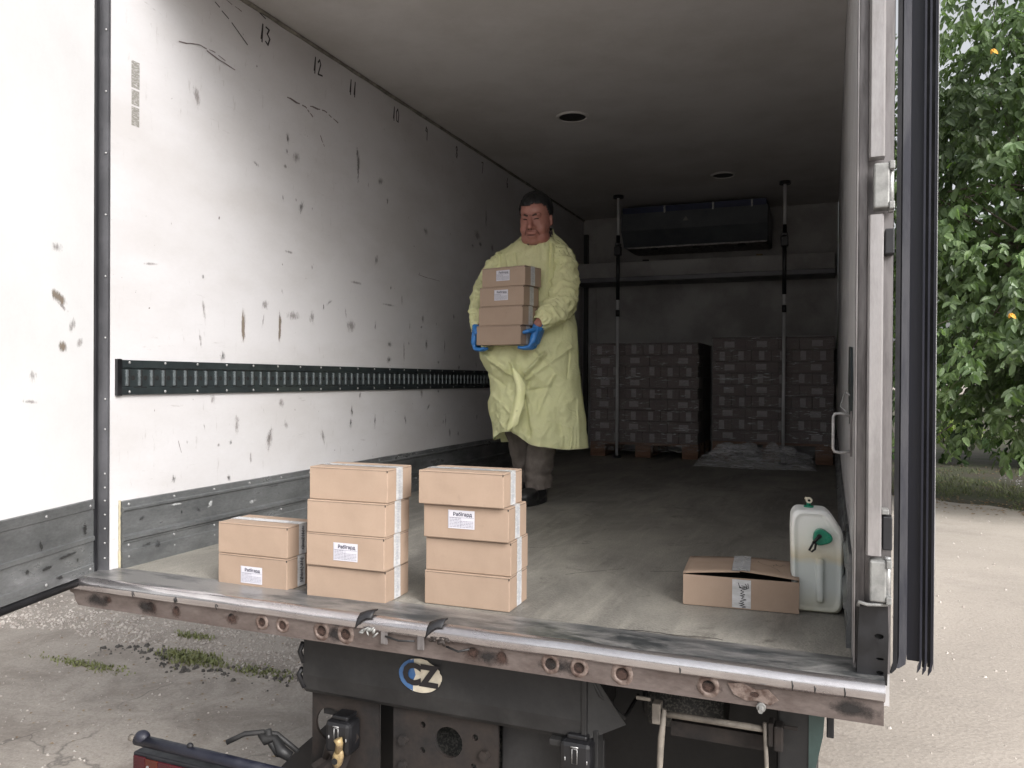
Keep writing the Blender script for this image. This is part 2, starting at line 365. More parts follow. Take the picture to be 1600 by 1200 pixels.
# ------------------------------------------------------------------ ground
W, L, H, GZ = 2.46, 5.9, 2.36, -1.12
def ground_mat():
    m, t, b = base('old_asphalt_and_sand')
    v = coord(t, world=True)
    big = nz(t, v, .35, 6, .6, .5)
    c = mixc(t, ramp(t, big, [(.40, 0), (.60, 1)]), (.325, .288, .25), (.40, .355, .31))
    c = mixc(t, ramp(t, nz(t, coord(t, (.8, 1.5, 1), True), 1.3, 9, .7), [(.50, 0), (.68, .6)]), c, (.25, .222, .195))
    # stones set in the worn binder
    vo = t.nodes.new('ShaderNodeTexVoronoi'); vo.inputs['Scale'].default_value = 38; t.links.new(v, vo.inputs['Vector'])
    st = mixc(t, ramp(t, nz(t, v, 55, 3, .8), [(.48, 0), (.66, .35)]), c, (.17, .15, .135))
    c = mixc(t, ramp(t, nz(t, v, 90, 3, .8), [(.58, 0), (.68, .45)]), st, (.58, .54, .50))
    # cracks
    cv = t.nodes.new('ShaderNodeTexVoronoi'); cv.feature = 'DISTANCE_TO_EDGE'; cv.inputs['Scale'].default_value = .9
    wp = t.nodes.new('ShaderNodeVectorMath'); wp.operation = 'ADD'
    wn = t.nodes.new('ShaderNodeTexNoise'); wn.inputs['Scale'].default_value = 3; wn.inputs['Detail'].default_value = 6
    t.links.new(v, wn.inputs['Vector']); sc = N(t, 'ShaderNodeVectorMath', operation='SCALE'); sc.inputs['Scale'].default_value = .5
    t.links.new(wn.outputs['Color'], sc.inputs[0]); t.links.new(v, wp.inputs[0]); t.links.new(sc.outputs[0], wp.inputs[1]); t.links.new(wp.outputs[0], cv.inputs['Vector'])
    cr = ramp(t, cv.outputs['Distance'], [(.0, 1), (.010, 0)])
    gate = ramp(t, nz(t, v, .8, 3, .5), [(.50, 0), (.60, .55)])
    cc = mixc(t, 1.0, cr, gate, 'MULTIPLY')
    sx = t.nodes.new('ShaderNodeSeparateXYZ'); t.links.new(v, sx.inputs[0])
    left = ramp(t, sx.outputs[0], [(0, 1), (.1, 0)])
    cc = mixc(t, 1.0, cc, left, 'MULTIPLY')
    dl = mixc(t, 1.0, ramp(t, nz(t, v, 2.4, 9, .75, .6), [(.46, 0), (.62, .55)]), ramp(t, sx.outputs[0], [(0, 1), (.1, 0)]), 'MULTIPLY')
    c = mixc(t, dl, c, (.185, .155, .13)); c = mixc(t, cc, c, (.05, .045, .04))
    t.links.new(c, b.inputs['Base Color']); b.inputs['Roughness'].default_value = .9
    h = mixc(t, .5, nz(t, v, 60, 5, .7), vo.outputs['Distance']); b1 = bump(t, b, h, .30, .015)
    bump(t, b, cc, -.6, .02, b1)
    return m
M['ground'] = ground_mat()
def sheet(name, x0, x1, y0, y1, nx, ny, zf, m, kind='structure'):
    mb = MB(); vs = []
    for j in range(ny+1):
        for i in range(nx+1):
            x = x0+(x1-x0)*i/nx; y = y0+(y1-y0)*j/ny; vs.append((x, y, zf(x, y)))
    fs = [(j*(nx+1)+i, j*(nx+1)+i+1, (j+1)*(nx+1)+i+1, (j+1)*(nx+1)+i) for j in range(ny) for i in range(nx)]
    mb.add(vs, fs, True); return tag(mb.build(name, m), kind=kind)
def gz(x, y): return GZ+.025*noise.noise(Vector((x*.5, y*.5, 0)))+.008*noise.noise(Vector((x*2.1, y*2.1, 3)))
sheet('ground', -14, 12, -8, 13, 120, 100, gz, M['ground'])
mb = MB()
for (a, b_, c_, d_) in ((-600, 600, 13, 900), (-600, 600, -600, -8), (-600, -14, -8, 13), (12, 600, -8, 13)):
    mb.add([(a, c_, GZ-.03), (b_, c_, GZ-.03), (b_, d_, GZ-.03), (a, d_, GZ-.03)], [(0, 1, 2, 3)])
tag(mb.build('far_ground', M['ground']), kind='structure')
# loose stones on the broken edge of the asphalt
M['stone'] = mat('pale_gravel', (.62, .57, .53), (.34, .30, .27), rough=.85, scale=9, lo=.35, hi=.65, world=True)
rng = random.Random(3); mb = MB()
def stone(mb, x, y, r, z=None):
    z = gz(x, y) if z is None else z
    a = rng.random()*6.28; vs = []
    for k in range(5): t = a+k*1.2566; q = r*(.7+.5*rng.random()); vs.append((x+q*math.cos(t), y+q*math.sin(t), z-.002))
    for k in range(4): t = a+k*1.57+.4; q = r*(.35+.3*rng.random()); vs.append((x+q*math.cos(t), y+q*math.sin(t), z+r*(.5+.5*rng.random())))
    mb.add(vs, [(0, 1, 6, 5), (1, 2, 6), (2, 3, 7, 6), (3, 4, 8, 7), (4, 0, 5, 8), (5, 6, 7, 8)])
for i in range(5200):
    u = rng.random(); x = -7+u*5.2; edge = 1.95+.35*noise.noise(Vector((x*1.1, 0, 5)))+.10*noise.noise(Vector((x*5, 0, 5)))
    y = edge+abs(rng.gauss(0, .42)); stone(mb, x, y, .004+.012*rng.random()**2.5)
for i in range(2600):
    x = rng.uniform(-6, -1.0); y = rng.uniform(-.6, 3.6); stone(mb, x, y, .003+.007*rng.random()**3)
for i in range(700):
    x = rng.uniform(.1, 4.2); y = rng.uniform(.5, 11); stone(mb, x, y, .004+.011*rng.random()**3)
tag(mb.build('gravel', M['stone']), 'loose pale gravel scattered over the worn asphalt', 'gravel', kind='stuff')
# darker broken lumps along the crack
mb = MB()
for i in range(160):
    x = rng.uniform(-4.6, -3.0); edge = 1.82+.15*noise.noise(Vector((x*2, 0, 9))); stone(mb, x, edge+rng.gauss(0, .07), .006+.016*rng.random()**2)
M['lump'] = mat('dark_asphalt_lump', (.07, .065, .06), (.13, .12, .11), rough=.9, world=True)
tag(mb.build('asphalt_crumbs', M['lump']), 'dark asphalt crumbs along the broken edge', 'rubble', kind='stuff')

def grass_mat(name, a, b_):
    m, t, bs = base(name); t.links.new(mixc(t, nz(t, coord(t, world=True), 12, 3, .6), a, b_), bs.inputs['Base Color']); bs.inputs['Roughness'].default_value = .6
    return m
M['grass'] = grass_mat('weed_green', (.13, .16, .055), (.24, .24, .10))
M['grass2'] = grass_mat('verge_green', (.075, .11, .03), (.14, .15, .055))
def tuft(name, label, cx, cy, rx, ry, n, h, seed):
    r = random.Random(seed); mb = MB(); t = thing(name, label, 'weed', (cx, cy, GZ), 0, 'weeds in the cracked asphalt')
    for i in range(n):
        x = cx+r.gauss(0, rx*.5); y = cy+r.gauss(0, ry*.5); a = r.random()*6.28; hh = h*(.4+.8*r.random()); l = hh*(.3+1.0*r.random()); wd = .003+.003*r.random()
        z = gz(x, y)-.003; dx, dy = math.cos(a), math.sin(a)
        p = [(x, y, z), (x+dx*l*.4, y+dy*l*.4, z+hh*.75), (x+dx*l, y+dy*l, z+hh*.9)]
        mb.add([(p[0][0]-dy*wd, p[0][1]+dx*wd, p[0][2]), (p[0][0]+dy*wd, p[0][1]-dx*wd, p[0][2]), (p[1][0]+dy*wd, p[1][1]-dx*wd, p[1][2]), (p[1][0]-dy*wd, p[1][1]+dx*wd, p[1][2]), p[2]], [(0, 1, 2, 3), (3, 2, 4)])
    tag(mb.build('blades', M['grass'], t, fix=False), kind='stuff')
tuft('weed_tuft', 'low flat green weed tuft farthest left, below the open door', -4.38, 1.56, .30, .06, 360, .022, 1)
tuft('weed_tuft', 'larger green weed tuft in the crack below the sill beam', -3.87, 1.90, .26, .10, 560, .034, 2)
tuft('weed_tuft', 'sparse weed tuft beside the dark chassis plate', -3.33, 1.90, .26, .07, 260, .022, 4)
tuft('weed_tuft', 'tiny weed tuft among the gravel above the others', -4.2, 2.25, .16, .05, 130, .03, 5)

# grass verge behind the yard, with its grass and fallen leaves
M['soil'] = mat('verge_soil', (.075, .062, .045), (.06, .07, .03), rough=.95, scale=1.6, bs=40, bst=.5, bd=.02, world=True, fine=.4)
def vz(x, y):
    e = 12.35-.62*x+.35*noise.noise(Vector((x*.8, 0, 2)))+.12*noise.noise(Vector((x*4, 0, 2)))
    return GZ-.02+.05*max(-2, min(1.0, (y-e)*1.2))+.07*max(0, min(1, (y-e)/3))+.015*noise.noise(Vector((x*3, y*3, 0)))
tag(MB().add([(-30, 24, GZ+.03), (60, 24, GZ+.03), (60, 90, GZ+.15), (-30, 90, GZ+.15)], [(0, 1, 2, 3)]).build('meadow', M['soil']), kind='structure')
sheet('grass_verge', -1, 14, 2, 26, 120, 150, vz, M['soil'])
mb = MB(); r = random.Random(11)
for i in range(15000):
    x = r.uniform(.5, 6.5); y = 12.35-.62*x+abs(r.gauss(0, 2.4))+.1
    den = noise.noise(Vector((x*1.3, y*1.0, 7)))
    if den < -.05+.3*(r.random()-.5): continue
    z = vz(x, y)-.004; a = r.random()*6.28; hh = .03+.05*r.random(); wd = .005; dx, dy = math.cos(a), math.sin(a); l = hh*.8
    mb.add([(x-dy*wd, y+dx*wd, z), (x+dy*wd, y-dx*wd, z), (x+dx*l, y+dy*l, z+hh)], [(0, 1, 2)])
tag(mb.build('verge_grass', M['grass2'], fix=False), 'short patchy grass on the verge under the tree', 'grass', kind='stuff')
mb = MB()
for i in range(1300):
    x = r.uniform(.8, 5.5); y = 12.25-.62*x+r.gauss(.25, .35) if i < 800 else 12.4-.62*x+r.random()*6
    z = vz(x, y)+.008 if y > 12.3-.62*x else gz(x, y)+.006
    a = r.random()*6.28; q = .012+.022*r.random(); dx, dy = math.cos(a)*q, math.sin(a)*q
    mb.add([(x-dx, y-dy, z), (x+dy*.6, y-dx*.6, z+q*.4), (x+dx, y+dy, z+.002), (x-dy*.6, y+dx*.6, z+q*.3)], [(0, 1, 2, 3)])
for i in range(420):
    x = r.uniform(-5.5, -2.2); y = r.uniform(-.3, 3.2); z = gz(x, y)+.003; a = r.random()*6.28; q = .005+.009*r.random(); dx, dy = math.cos(a)*q, math.sin(a)*q
    mb.add([(x-dx, y-dy, z), (x+dy*.6, y-dx*.6, z+q*.3), (x+dx, y+dy, z+.001), (x-dy*.6, y+dx*.6, z+q*.2)], [(0, 1, 2, 3)])
M['litter'] = mat('dry_leaf', (.23, .14, .07), (.34, .26, .17), rough=.8, scale=5, world=True)
tag(mb.build('leaf_litter', M['litter'], fix=False), 'brown fallen leaves and crumbs strewn on verge edge and asphalt', 'leaf litter', kind='stuff')

# ------------------------------------------------------------------ the truck
truck = thing('refrigerated_truck', 'white refrigerated box truck seen from behind with its rear doors open', 'truck', (-W/2, 3, GZ))
T = truck
# body walls
Wl = MB().box(-W-.06, -W, 0, L+.06, -.02, H+.05).build('left_wall', M['wall'], T)
Wr = MB().box(.001, .06, 0.001, L+.06, -.02, H+.05).build('right_wall', M['wall'], T)
# floor, ceiling, bulkhead
Fl = MB().box(-W, 0, .03, L, -.06, 0).build('load_floor', M['floor'], T)
Ce = MB().box(-W, 0, .0, L, H, H+.05).build('ceiling', M['ceil'], T)
M['bulk'] = mat('scuffed_bulkhead', (.36, .35, .345), (.27, .26, .255), rough=.6, scale=3, bs=60, bst=.05)
Bk = MB().box(-W, 0, L, L+.06, -.02, H).build('bulkhead', M['bulk'], T)
for x in (-2.33, -.045):
    mb = MB().plate([(x-.018, .02), (x+.018, .02), (x+.018, 2.3), (x-.018, 2.3)], [(x, .1+.1*k, .009) for k in range(22)], lambda u, w_, t: (u, t, w_), L-.012, L-.002)
    mb.build('bulkhead_track', M['bulk'], Bk)
bx('cross_beam', M['bulk'], T, -2.44, -.03, 5.60, 5.895, 1.705, 1.86, .004)
bx('beam_lip', M['strip'], T, -2.45, -.02, 5.50, 5.895, 1.655, 1.70, .004)
# long crack and scrapes in the floor coating
mb = MB(); PF = lambda u, w2, k: (u, w2, .0008+k)
for pts in ([(-.93, .60), (-.90, .64), (-.86, .67), (-.80, .73), (-.74, .78)], [(-.66, .76), (-.60, .79), (-.55, .80)], [(-.60, -.0+.06), (-.50, .07), (-.45, .062), (-.36, .075), (-.30, .066)], [(-1.9, .55), (-1.75, .60), (-1.6, .62)], [(-.35, 1.1), (-.30, 1.16), (-.22, 1.17)]):
    o2 = []
    for i in range(len(pts)-1):
        for f in (0, .33, .66): o2.append((pts[i][0]*(1-f)+pts[i+1][0]*f+.006*noise.noise(Vector((i+f*3, 1, pts[0][0]*9))), pts[i][1]*(1-f)+pts[i+1][1]*f+.01*noise.noise(Vector((i+f*3, 7, pts[0][0]*9)))))
    for i in range(len(o2)-1): ribbon(mb, [o2[i], o2[i+1]], .0025+.004*abs(noise.noise(Vector((i*1.3, 0, pts[0][1]*7)))), PF)
mb.build('floor_crack', M['marker'], Fl, fix=False)
# ceiling lamps (round, dark glass in a pale ring)
for (x, y, r_) in ((-1.58, 2.70, .088), (-.872, 4.50, .085)):
    ring = MB(); n = 28
    for a in range(n):
        t0 = 2*math.pi*a/n; t1 = 2*math.pi*(a+1)/n; P = lambda q, t, z: (x+q*math.cos(t), y+q*math.sin(t), z)
        ring.add([P(r_+.014, t0, H-.001), P(r_+.014, t1, H-.001), P(r_+.006, t1, H-.012), P(r_+.006, t0, H-.012), P(r_-.004, t1, H-.010), P(r_-.004, t0, H-.010), P(r_-.004, t1, H-.001), P(r_-.004, t0, H-.001)],
                 [(0, 1, 2, 3), (3, 2, 4, 5), (5, 4, 6, 7)], True)
    lamp = ring.build('ceiling_lamp', M['ceil'], T, fix=False)
    MB().cyl((x, y, H-.001), (x, y, H-.006), r_-.004, 28).build('lens', M['under'], lamp)
# sealant along ceiling edge
mb = MB(); M['seal'] = mat('grimy_sealant', (.25, .235, .20), (.12, .11, .095), rough=.7, scale=14, lo=.35, hi=.6)
pts = [(-W+.006+.004*noise.noise(Vector((0, k*.9, 1))), .02+k*.12, H-.006) for k in range(50)]
mb.tube(pts, [.010+.005*noise.noise(Vector((4, k*1.7, 0))) for k in range(50)], 6).build('edge_seal', M['seal'], Wl)

# cargo track on the left wall
x = -W
ct = MB().extrude([(x+.001, .635), (x+.012, .635), (x+.012, .660), (x+.007, .663), (x+.007, .731), (x+.012, .734), (x+.012, .762), (x+.001, .762)], 'y', .022, L-.1).build('cargo_track', M['track'], T)
rib0 = None
for k in range(96):
    y = .064+.0571*k; first = rib0 is None
    if y > 3.6: break
    if first:
        rib0 = MB().box(-.0045, .0045, -.0055, .0055, -.030, .030, .0025).build('track_rib', M['bright'], ct, local=True)
        hole0 = MB().cyl((0, 0, 0), (.006, 0, 0), .009, 14).build('track_hole', M['dark'], ct, local=True)
        slot0 = MB().box(0, .0045, -.0035, .0035, -.031, .031).build('track_slot', M['dark'], ct, local=True)
    b0 = Vector((x, y, .697))-OFF[T.name]
    loc = b0+Vector((.010, 0, 0))
    if first: rib0.location = loc; hole0.location = b0+Vector((.003, .030, 0)); slot0.location = b0+Vector((.0045, .012, 0))
    else: inst(rib0, ct, loc); inst(hole0, ct, b0+Vector((.003, .030, 0))); inst(slot0, ct, b0+Vector((.0045, .012, 0)))
bx('track_end_cap', M['blackpl'], ct, x+.001, x+.014, .0195, .040, .632, .765)
riv0 = MB().ell((0, 0, 0), (.0035, .0055, .0055), 10, 6).build('rivet', M['rivet'], ct, local=True)
riv0.location = Vector((x+.012, .075, .753))-OFF[T.name]
for k in range(24):
    for z in (.753, .645):
        if k == 0 and z == .753: continue
        inst(riv0, ct, Vector((x+.012, .075+.17*k, z))-OFF[T.name])
# ragged scratches on the track's flanges
mb = MB(); r = random.Random(5)
for k in range(70):
    y = .08+.042*k+.02*r.random(); z = r.choice((.733, .661)); ribbon(mb, [(y, z+.002*r.random()), (y+.015+.05*r.random(), z+.004*(r.random()-.5))], .0025, lambda u, w_, k_: (x+.0128+k_, u, w_))
mb.build('worn_edge', M['dark'], ct, fix=False)

# kick rail, left and right
def kick(xw, s, parent, y0, y1, name):
    pr = [(0, .0), (.012, .0), (.012, .060), (.008, .064), (.008, .088), (.011, .092), (.011, .098), (.020, .104), (.020, .116), (.010, .123), (.010, .206), (.017, .212), (.017, .219), (.009, .224), (.007, .245), (.0, .247)]
    k = MB().extrude([(xw+s*a, z) for a, z in pr], 'y', y0, y1).build(name, M['galv'], parent)
    return k
kl = kick(-W, 1, T, .046, L, 'kick_rail'); kr = kick(.0, -1, T, .13, L, 'kick_rail')
for z in (.232, .082, .04):
    for k in range(20):
        y = .075+.22*k+(.0 if k else 0)
        if z == .04 and k == 0: y = .075
        inst(riv0, kl, Vector((-W+.010, y, z))-OFF[T.name])
pts = [(-W+.003, .040+.003*noise.noise(Vector((0, k*2.3, 1))), .0+.0125*k) for k in range(21)]
mb = MB().tube(pts, [.0045+.003*noise.noise(Vector((2, k*1.9, 5))) for k in range(21)], 6)
M['caulk'] = mat('yellowed_sealant', (.42, .38, .26), (.3, .27, .2), rough=.6, scale=30); mb.build('sealant_bead', M['caulk'], kl)
M['lightsm'] = decal('pale_smear', (.42, .43, .43), .50, 60, (1, 1, .6), .08, .8); M['darksm'] = decal('dark_smear', (.035, .036, .038), .52, 40, (1, 1, .8), .10, .75)
for i, (y_, z_, a_, b__, tl) in enumerate([(.49, .175, .02, .035, -.5), (.16, .07, .05, .012, .2), (.21, .06, .03, .03, 0), (.42, .16, .03, .02, .3), (.75, .15, .05, .02, .1), (.33, .165, .012, .015, 0), (.13, .17, .03, .015, .3), (.62, .05, .06, .012, .0), (1.2, .16, .08, .015, 0), (1.5, .06, .08, .02, 0), (.30, .20, .07, .008, .0), (.9, .20, .08, .008, 0)]):
    ca, sa = math.cos(tl), math.sin(tl); xx = -W+.0135+.00003*i
    quad_uv('smear', M['lightsm'] if i in (0, 4, 8, 10) else M['darksm'], kl, [(xx, y_+u*a_*ca-v*b__*sa, z_+u*a_*sa+v*b__*ca) for u, v in ((-1, -1), (1, -1), (1, 1), (-1, 1))])

# hand-numbered marks along the top of the left wall
DG = {'1': [[(.25, .15), (.5, 1), (.38, 0)]], '0': [[(.5, 1), (.15, .75), (.2, .1), (.6, .05), (.75, .6), (.5, 1)]], '2': [[(.1, .8), (.4, 1), (.6, .75), (.1, .05), (.9, .1)]],
      '3': [[(.1, .95), (.6, .9), (.3, .6), (.7, .4), (.4, 0), (.05, .12)]], '9': [[(.6, .8), (.3, 1), (.15, .7), (.6, .65), (.6, .85), (.5, 0)]], '8': [[(.5, .5), (.2, .8), (.5, 1), (.7, .75), (.2, .2), (.5, 0), (.7, .3), (.5, .5)]],
      '7': [[(.1, .95), (.7, 1), (.35, 0)]], '6': [[(.6, 1), (.2, .5), (.3, .05), (.65, .15), (.5, .45), (.2, .35)]]}
def digits(s, y, z, h, wd, name):
    mb = MB(); yy = y
    for ch in s:
        for st in DG[ch]: ribbon(mb, [(yy+a*h*.55, z+b_*h) for a, b_ in st], wd, lambda u, w_, k: (-W+.0015+k*5, u, w_))
        yy += h*.5
    mb.build(name, M['marker'], Wl, fix=False)
for s, y in (('13', .80), ('12', 1.20), ('11', 1.52), ('10', 1.98), ('9', 2.39), ('8', 2.83), ('7', 3.27), ('6', 3.76)): digits(s, y, 2.222, .080, .0085, 'handwritten_number')
mb = MB(); ribbon(mb, [(.80, 2.345), (.84, 2.335)], .006, lambda u, w_, k: (-W+.0015+k*5, u, w_))
ribbon(mb, [(.28, 2.31), (.36, 2.25), (.40, 2.265), (.41, 2.31)], .006, lambda u, w_, k: (-W+.0015+k*5, u, w_)); ribbon(mb, [(.385, 2.27), (.39, 2.32)], .005, lambda u, w_, k: (-W+.0015+k*5, u, w_))
ribbon(mb, [(.45, 2.30), (.47, 2.275)], .012, lambda u, w_, k: (-W+.0015+k*5, u, w_))
for (a, b_, c_, d_) in ((.52, 2.27, .545, 2.26), (.56, 2.25, .6, 2.235), (.62, 2.225, .72, 2.17)): ribbon(mb, [(a, b_), (c_, d_)], .005, lambda u, w_, k: (-W+.0015+k*5, u, w_))
mb.build('pen_scribble', M['marker'], Wl, fix=False)
# scuffs and stains on the lining: (y, z, half width, half height, tilt, kind)
M['sc_dark'] = decal('black_scuff', (.06, .053, .05), .56, 170, (1, .9, .30), .08, .62); M['sc_brown'] = decal('brown_scrape', (.20, .16, .12), .44, 48, (1, 1, .25), opacity=.75)
M['sc_soft'] = decal('faint_grey_smear', (.25, .22, .21), .52, 110, (1, 1, .35), .10, .5); M['sc_print'] = decal('worn_print', (.24, .23, .20), .44, 120, (.4, .5, 2.2), .05, .6, edge=False)
SCF = [(.70, .925, .016, .10, 0, 'brown'), (.952, .93, .013, .09, 0, 'brown'), (1.005, 1.84, .022, .05, 0, 'dark'), (1.00, 1.775, .012, .022, .3, 'dark'), (1.07, 1.765, .045, .035, .5, 'soft'),
       (1.605, 1.93, .02, .055, 0, 'dark'), (1.615, 1.83, .018, .12, 0, 'dark'), (1.615, 1.88, .024, .09, 0, 'soft'), (.78, 1.66, .04, .014, -.3, 'dark'), (1.85, 1.83, .05, .03, .2, 'soft'), (1.96, .90, .05, .028, 0, 'dark'), (1.95, .81, .05, .035, .2, 'dark'),
       (2.42, .92, .03, .07, 0, 'dark'), (2.68, .92, .015, .09, 0, 'dark'), (2.13, .86, .012, .12, 0, 'soft'), (2.20, 1.02, .01, .05, 0, 'dark'), (1.80, 1.0, .015, .05, 0, 'dark'), (1.5, 1.05, .012, .05, .2, 'dark'), (1.35, 1.09, .05, .014, .5, 'dark'), (1.30, 1.06, .012, .03, 0, 'dark'),
       (1.555, .455, .022, .055, 0, 'dark'), (1.80, .46, .02, .075, 0, 'dark'), (.88, .43, .018, .07, -.3, 'dark'), (.88, .42, .03, .08, -.3, 'soft'), (2.15, .45, .02, .06, .3, 'dark'), (2.7, .42, .015, .08, 0, 'dark'), (2.45, .52, .05, .02, .6, 'dark'), (.30, .30, .02, .03, 0, 'dark'), (.61, .27, .02, .03, .4, 'dark'),
       (3.36, 1.90, .03, .14, 0, 'dark'), (3.26, 1.69, .05, .04, 0, 'dark'), (3.12, 1.66, .04, .03, 0, 'dark'), (3.48, 1.7, .05, .06, .3, 'dark'), (3.72, 1.66, .07, .08, 0, 'dark'), (3.75, 1.53, .06, .05, 0, 'dark'), (2.4, 1.64, .045, .035, 0, 'soft'), (3.2, 1.75, .08, .05, 0, 'soft'),
       (.97, 1.55, .01, .03, .2, 'dark'), (1.07, 1.56, .01, .018, 0, 'dark'), (1.72, 1.78, .01, .03, 0, 'dark'), (2.25, 1.52, .012, .012, 0, 'dark'), (2.32, 1.36, .012, .012, 0, 'dark'), (.455, 1.115, .012, .02, 0, 'dark'), (.46, .98, .012, .07, .15, 'soft'), (.44, .86, .01, .05, .2, 'soft'),
       (.18, 1.13, .06, .008, .1, 'soft'), (1.2, 1.25, .012, .02, 0, 'dark'), (1.02, 1.3, .05, .01, 0, 'soft'), (1.6, 1.22, .09, .012, .0, 'soft'), (1.95, 1.13, .1, .01, .0, 'soft'), (.06, .215, .02, .02, 0, 'dark'), (2.9, .78, .03, .03, .3, 'dark'), (3.3, .9, .03, .05, 0, 'dark'),
       (1.0, .48, .02, .03, .3, 'soft'), (.66, .5, .02, .06, .0, 'soft'), (.37, .44, .01, .015, 0, 'dark'), (.62, .42, .018, .02, 0, 'dark'), (.75, .34, .01, .04, 0, 'soft'), (1.3, .40, .02, .06, .2, 'soft'), (1.2, 1.0, .03, .05, 0, 'soft'), (1.05, 1.0, .08, .03, 0, 'soft'), (1.55, .98, .06, .05, 0, 'soft')]
_r = random.Random(21)
for k in range(34):
    y_ = _r.uniform(.3, 3.6); z_ = _r.choice((_r.uniform(.78, 1.15), _r.uniform(.28, .62), _r.uniform(.78, 2.0)))
    SCF.append((y_, z_, _r.uniform(.006, .03), _r.uniform(.01, .06), _r.uniform(-.4, .4), _r.choice(('soft', 'soft', 'dark', 'soft'))))
for i, (y, z, a, b_, tl, kd) in enumerate(SCF):
    a *= 1.3; b_ *= 1.3
    ca, sa = math.cos(tl), math.sin(tl); xx = -W+.0012+.00002*i
    quad_uv('scuff_mark', M['sc_'+kd], Wl, [(xx, y+u*a*ca-v*b_*sa, z+u*a*sa+v*b_*ca) for u, v in ((-1, -1), (1, -1), (1, 1), (-1, 1))])
# long curved scrapes
def scrape(pts, wd, m, name='long_scrape', P=None):
    mb = MB(); n = len(pts)-1; out = []
    for k in range(n*6+1):
        t = k/6; i = min(int(t), n-1); f = t-i; a = pts[i]; b_ = pts[i+1]; out.append((a[0]+(b_[0]-a[0])*f, a[1]+(b_[1]-a[1])*f+.004*noise.noise(Vector((t*3, 0, 0)))))
    for i in range(len(out)-1):
        if noise.noise(Vector((i*.8, wd*90, 2))) > -.15: ribbon(mb, [out[i], out[i+1]], wd*(.5+abs(noise.noise(Vector((i*1.3, 2, 0))))), P or (lambda u, w_, k: (-W+.0018+k*3, u, w_)))
    mb.build(name, m, Wl, fix=False)
M['greyink'] = flat('grey_scrape', (.16, .13, .13), .7)
scrape([(.30, 2.02), (.42, 2.055), (.52, 2.06), (.64, 2.035)], .006, M['greyink']); scrape([(.44, 2.05), (.64, 2.03)], .007, M['greyink'])
scrape([(1.0, 2.03), (1.14, 2.03), (1.20, 2.0)], .011, M['greyink']); scrape([(1.18, 2.045), (1.3, 2.06), (1.42, 2.035)], .010, M['greyink']); scrape([(.47, 2.33), (.56, 2.31), (.68, 2.30)], .006, M['greyink'])
scrape([(2.25, 1.35), (2.6, 1.345)], .004, M['greyink']); scrape([(.32, .455), (.34, .40)], .003, M['greyink']); scrape([(1.26, 1.93), (1.3, 1.88)], .008, M['greyink'])
quad_uv('worn_print', M['sc_print'], Wl, [(-W+.001, .108+u*.038, 1.82+v*.05) for u, v in ((-.5, -1), (.5, -1), (.5, 1), (-.5, 1))])
quad_uv('worn_print', M['sc_print'], Wl, [(-W+.001, .108+u*.036, 1.735+v*.028) for u, v in ((-.5, -1), (.5, -1), (.5, 1), (-.5, 1))])
quad_uv('worn_print', M['sc_print'], Wl, [(-W+.001, .108+u*.036, 1.665+v*.035) for u, v in ((-.5, -1), (.5, -1), (.5, 1), (-.5, 1))])

# left rear post with its rivets
PL = MB().extrude([(-W-.034, -.018), (-W-.001, -.010), (-W-.001, -.0005), (-W-.06, -.0005), (-W-.06, -.018)], 'z', -.02, H+.05).build('rear_post', M['strip'], T)
for k, z in enumerate([.05, .104, .156, .206, .256, .303, .353, .512]+[.62+.22*j for j in range(8)]):
    inst(riv0, PL, Vector((-W-.008, -.0145, z))-OFF[T.name], rot=(0, 0, -R(80)), scale=(.7, .7, .7))
# open left door
DA = R(15); D = Vector((math.sin(DA), -math.cos(DA), 0)); NN = Vector((math.cos(DA), math.sin(DA), 0))
HG = Vector((-2.496, -.030, 0))
door = MB()
def DP(a, d, z): q = HG+D*a+NN*d; return (q.x, q.y, z)
def dbox(a0, a1, d0, d1, z0, z1): return MB().add([DP(a0, d0, z0), DP(a1, d0, z0), DP(a1, d1, z0), DP(a0, d1, z0), DP(a0, d0, z1), DP(a1, d0, z1), DP(a1, d1, z1), DP(a0, d1, z1)], [(0, 3, 2, 1), (4, 5, 6, 7), (0, 1, 5, 4), (1, 2, 6, 5), (2, 3, 7, 6), (3, 0, 4, 7)])
door = dbox(.012, 1.21, -.08, 0, .002, H+.02).build('left_door', M['door'], T)
dbox(.0, .0125, -.08, .008, -.012, H+.03).build('door_seal', M['rubber'], door)
# bottom seal with a rounded lip
MB().tube([DP(-.002, .000, -.012), DP(1.22, .000, -.012)], .0135, 12).build('bottom_seal', M['rubber'], door); dbox(.004, 1.21, -.08, -.003, -.024, .0015).build('bottom_frame', M['rubber'], door)
kp = MB()
pr = [(.001, .004), (.006, .004), (.006, .035), (.003, .038), (.003, .115), (.008, .118), (.008, .132), (.003, .135), (.003, .228), (.006, .231), (.006, .262), (.001, .265)]
n = len(pr); kp.add([DP(.014, d, z) for d, z in pr]+[DP(1.2, d, z) for d, z in pr], [(j, (j+1) % n, n+(j+1) % n, n+j) for j in range(n)]+[tuple(range(n))])
kp = kp.build('kick_plate', M['galv'], door)
for a, z in ((.035, .243), (.26, .243), (.47, .243), (.70, .243), (.26, .02), (.5, .02), (.035, .02), (.72, .02)): inst(riv0, door, Vector(DP(a, .006, z))-OFF[T.name], rot=(0, 0, DA))
M['sc_ddark'] = decal('door_black_scuff', (.02, .02, .02), .49, 30, (1, 1, 2))
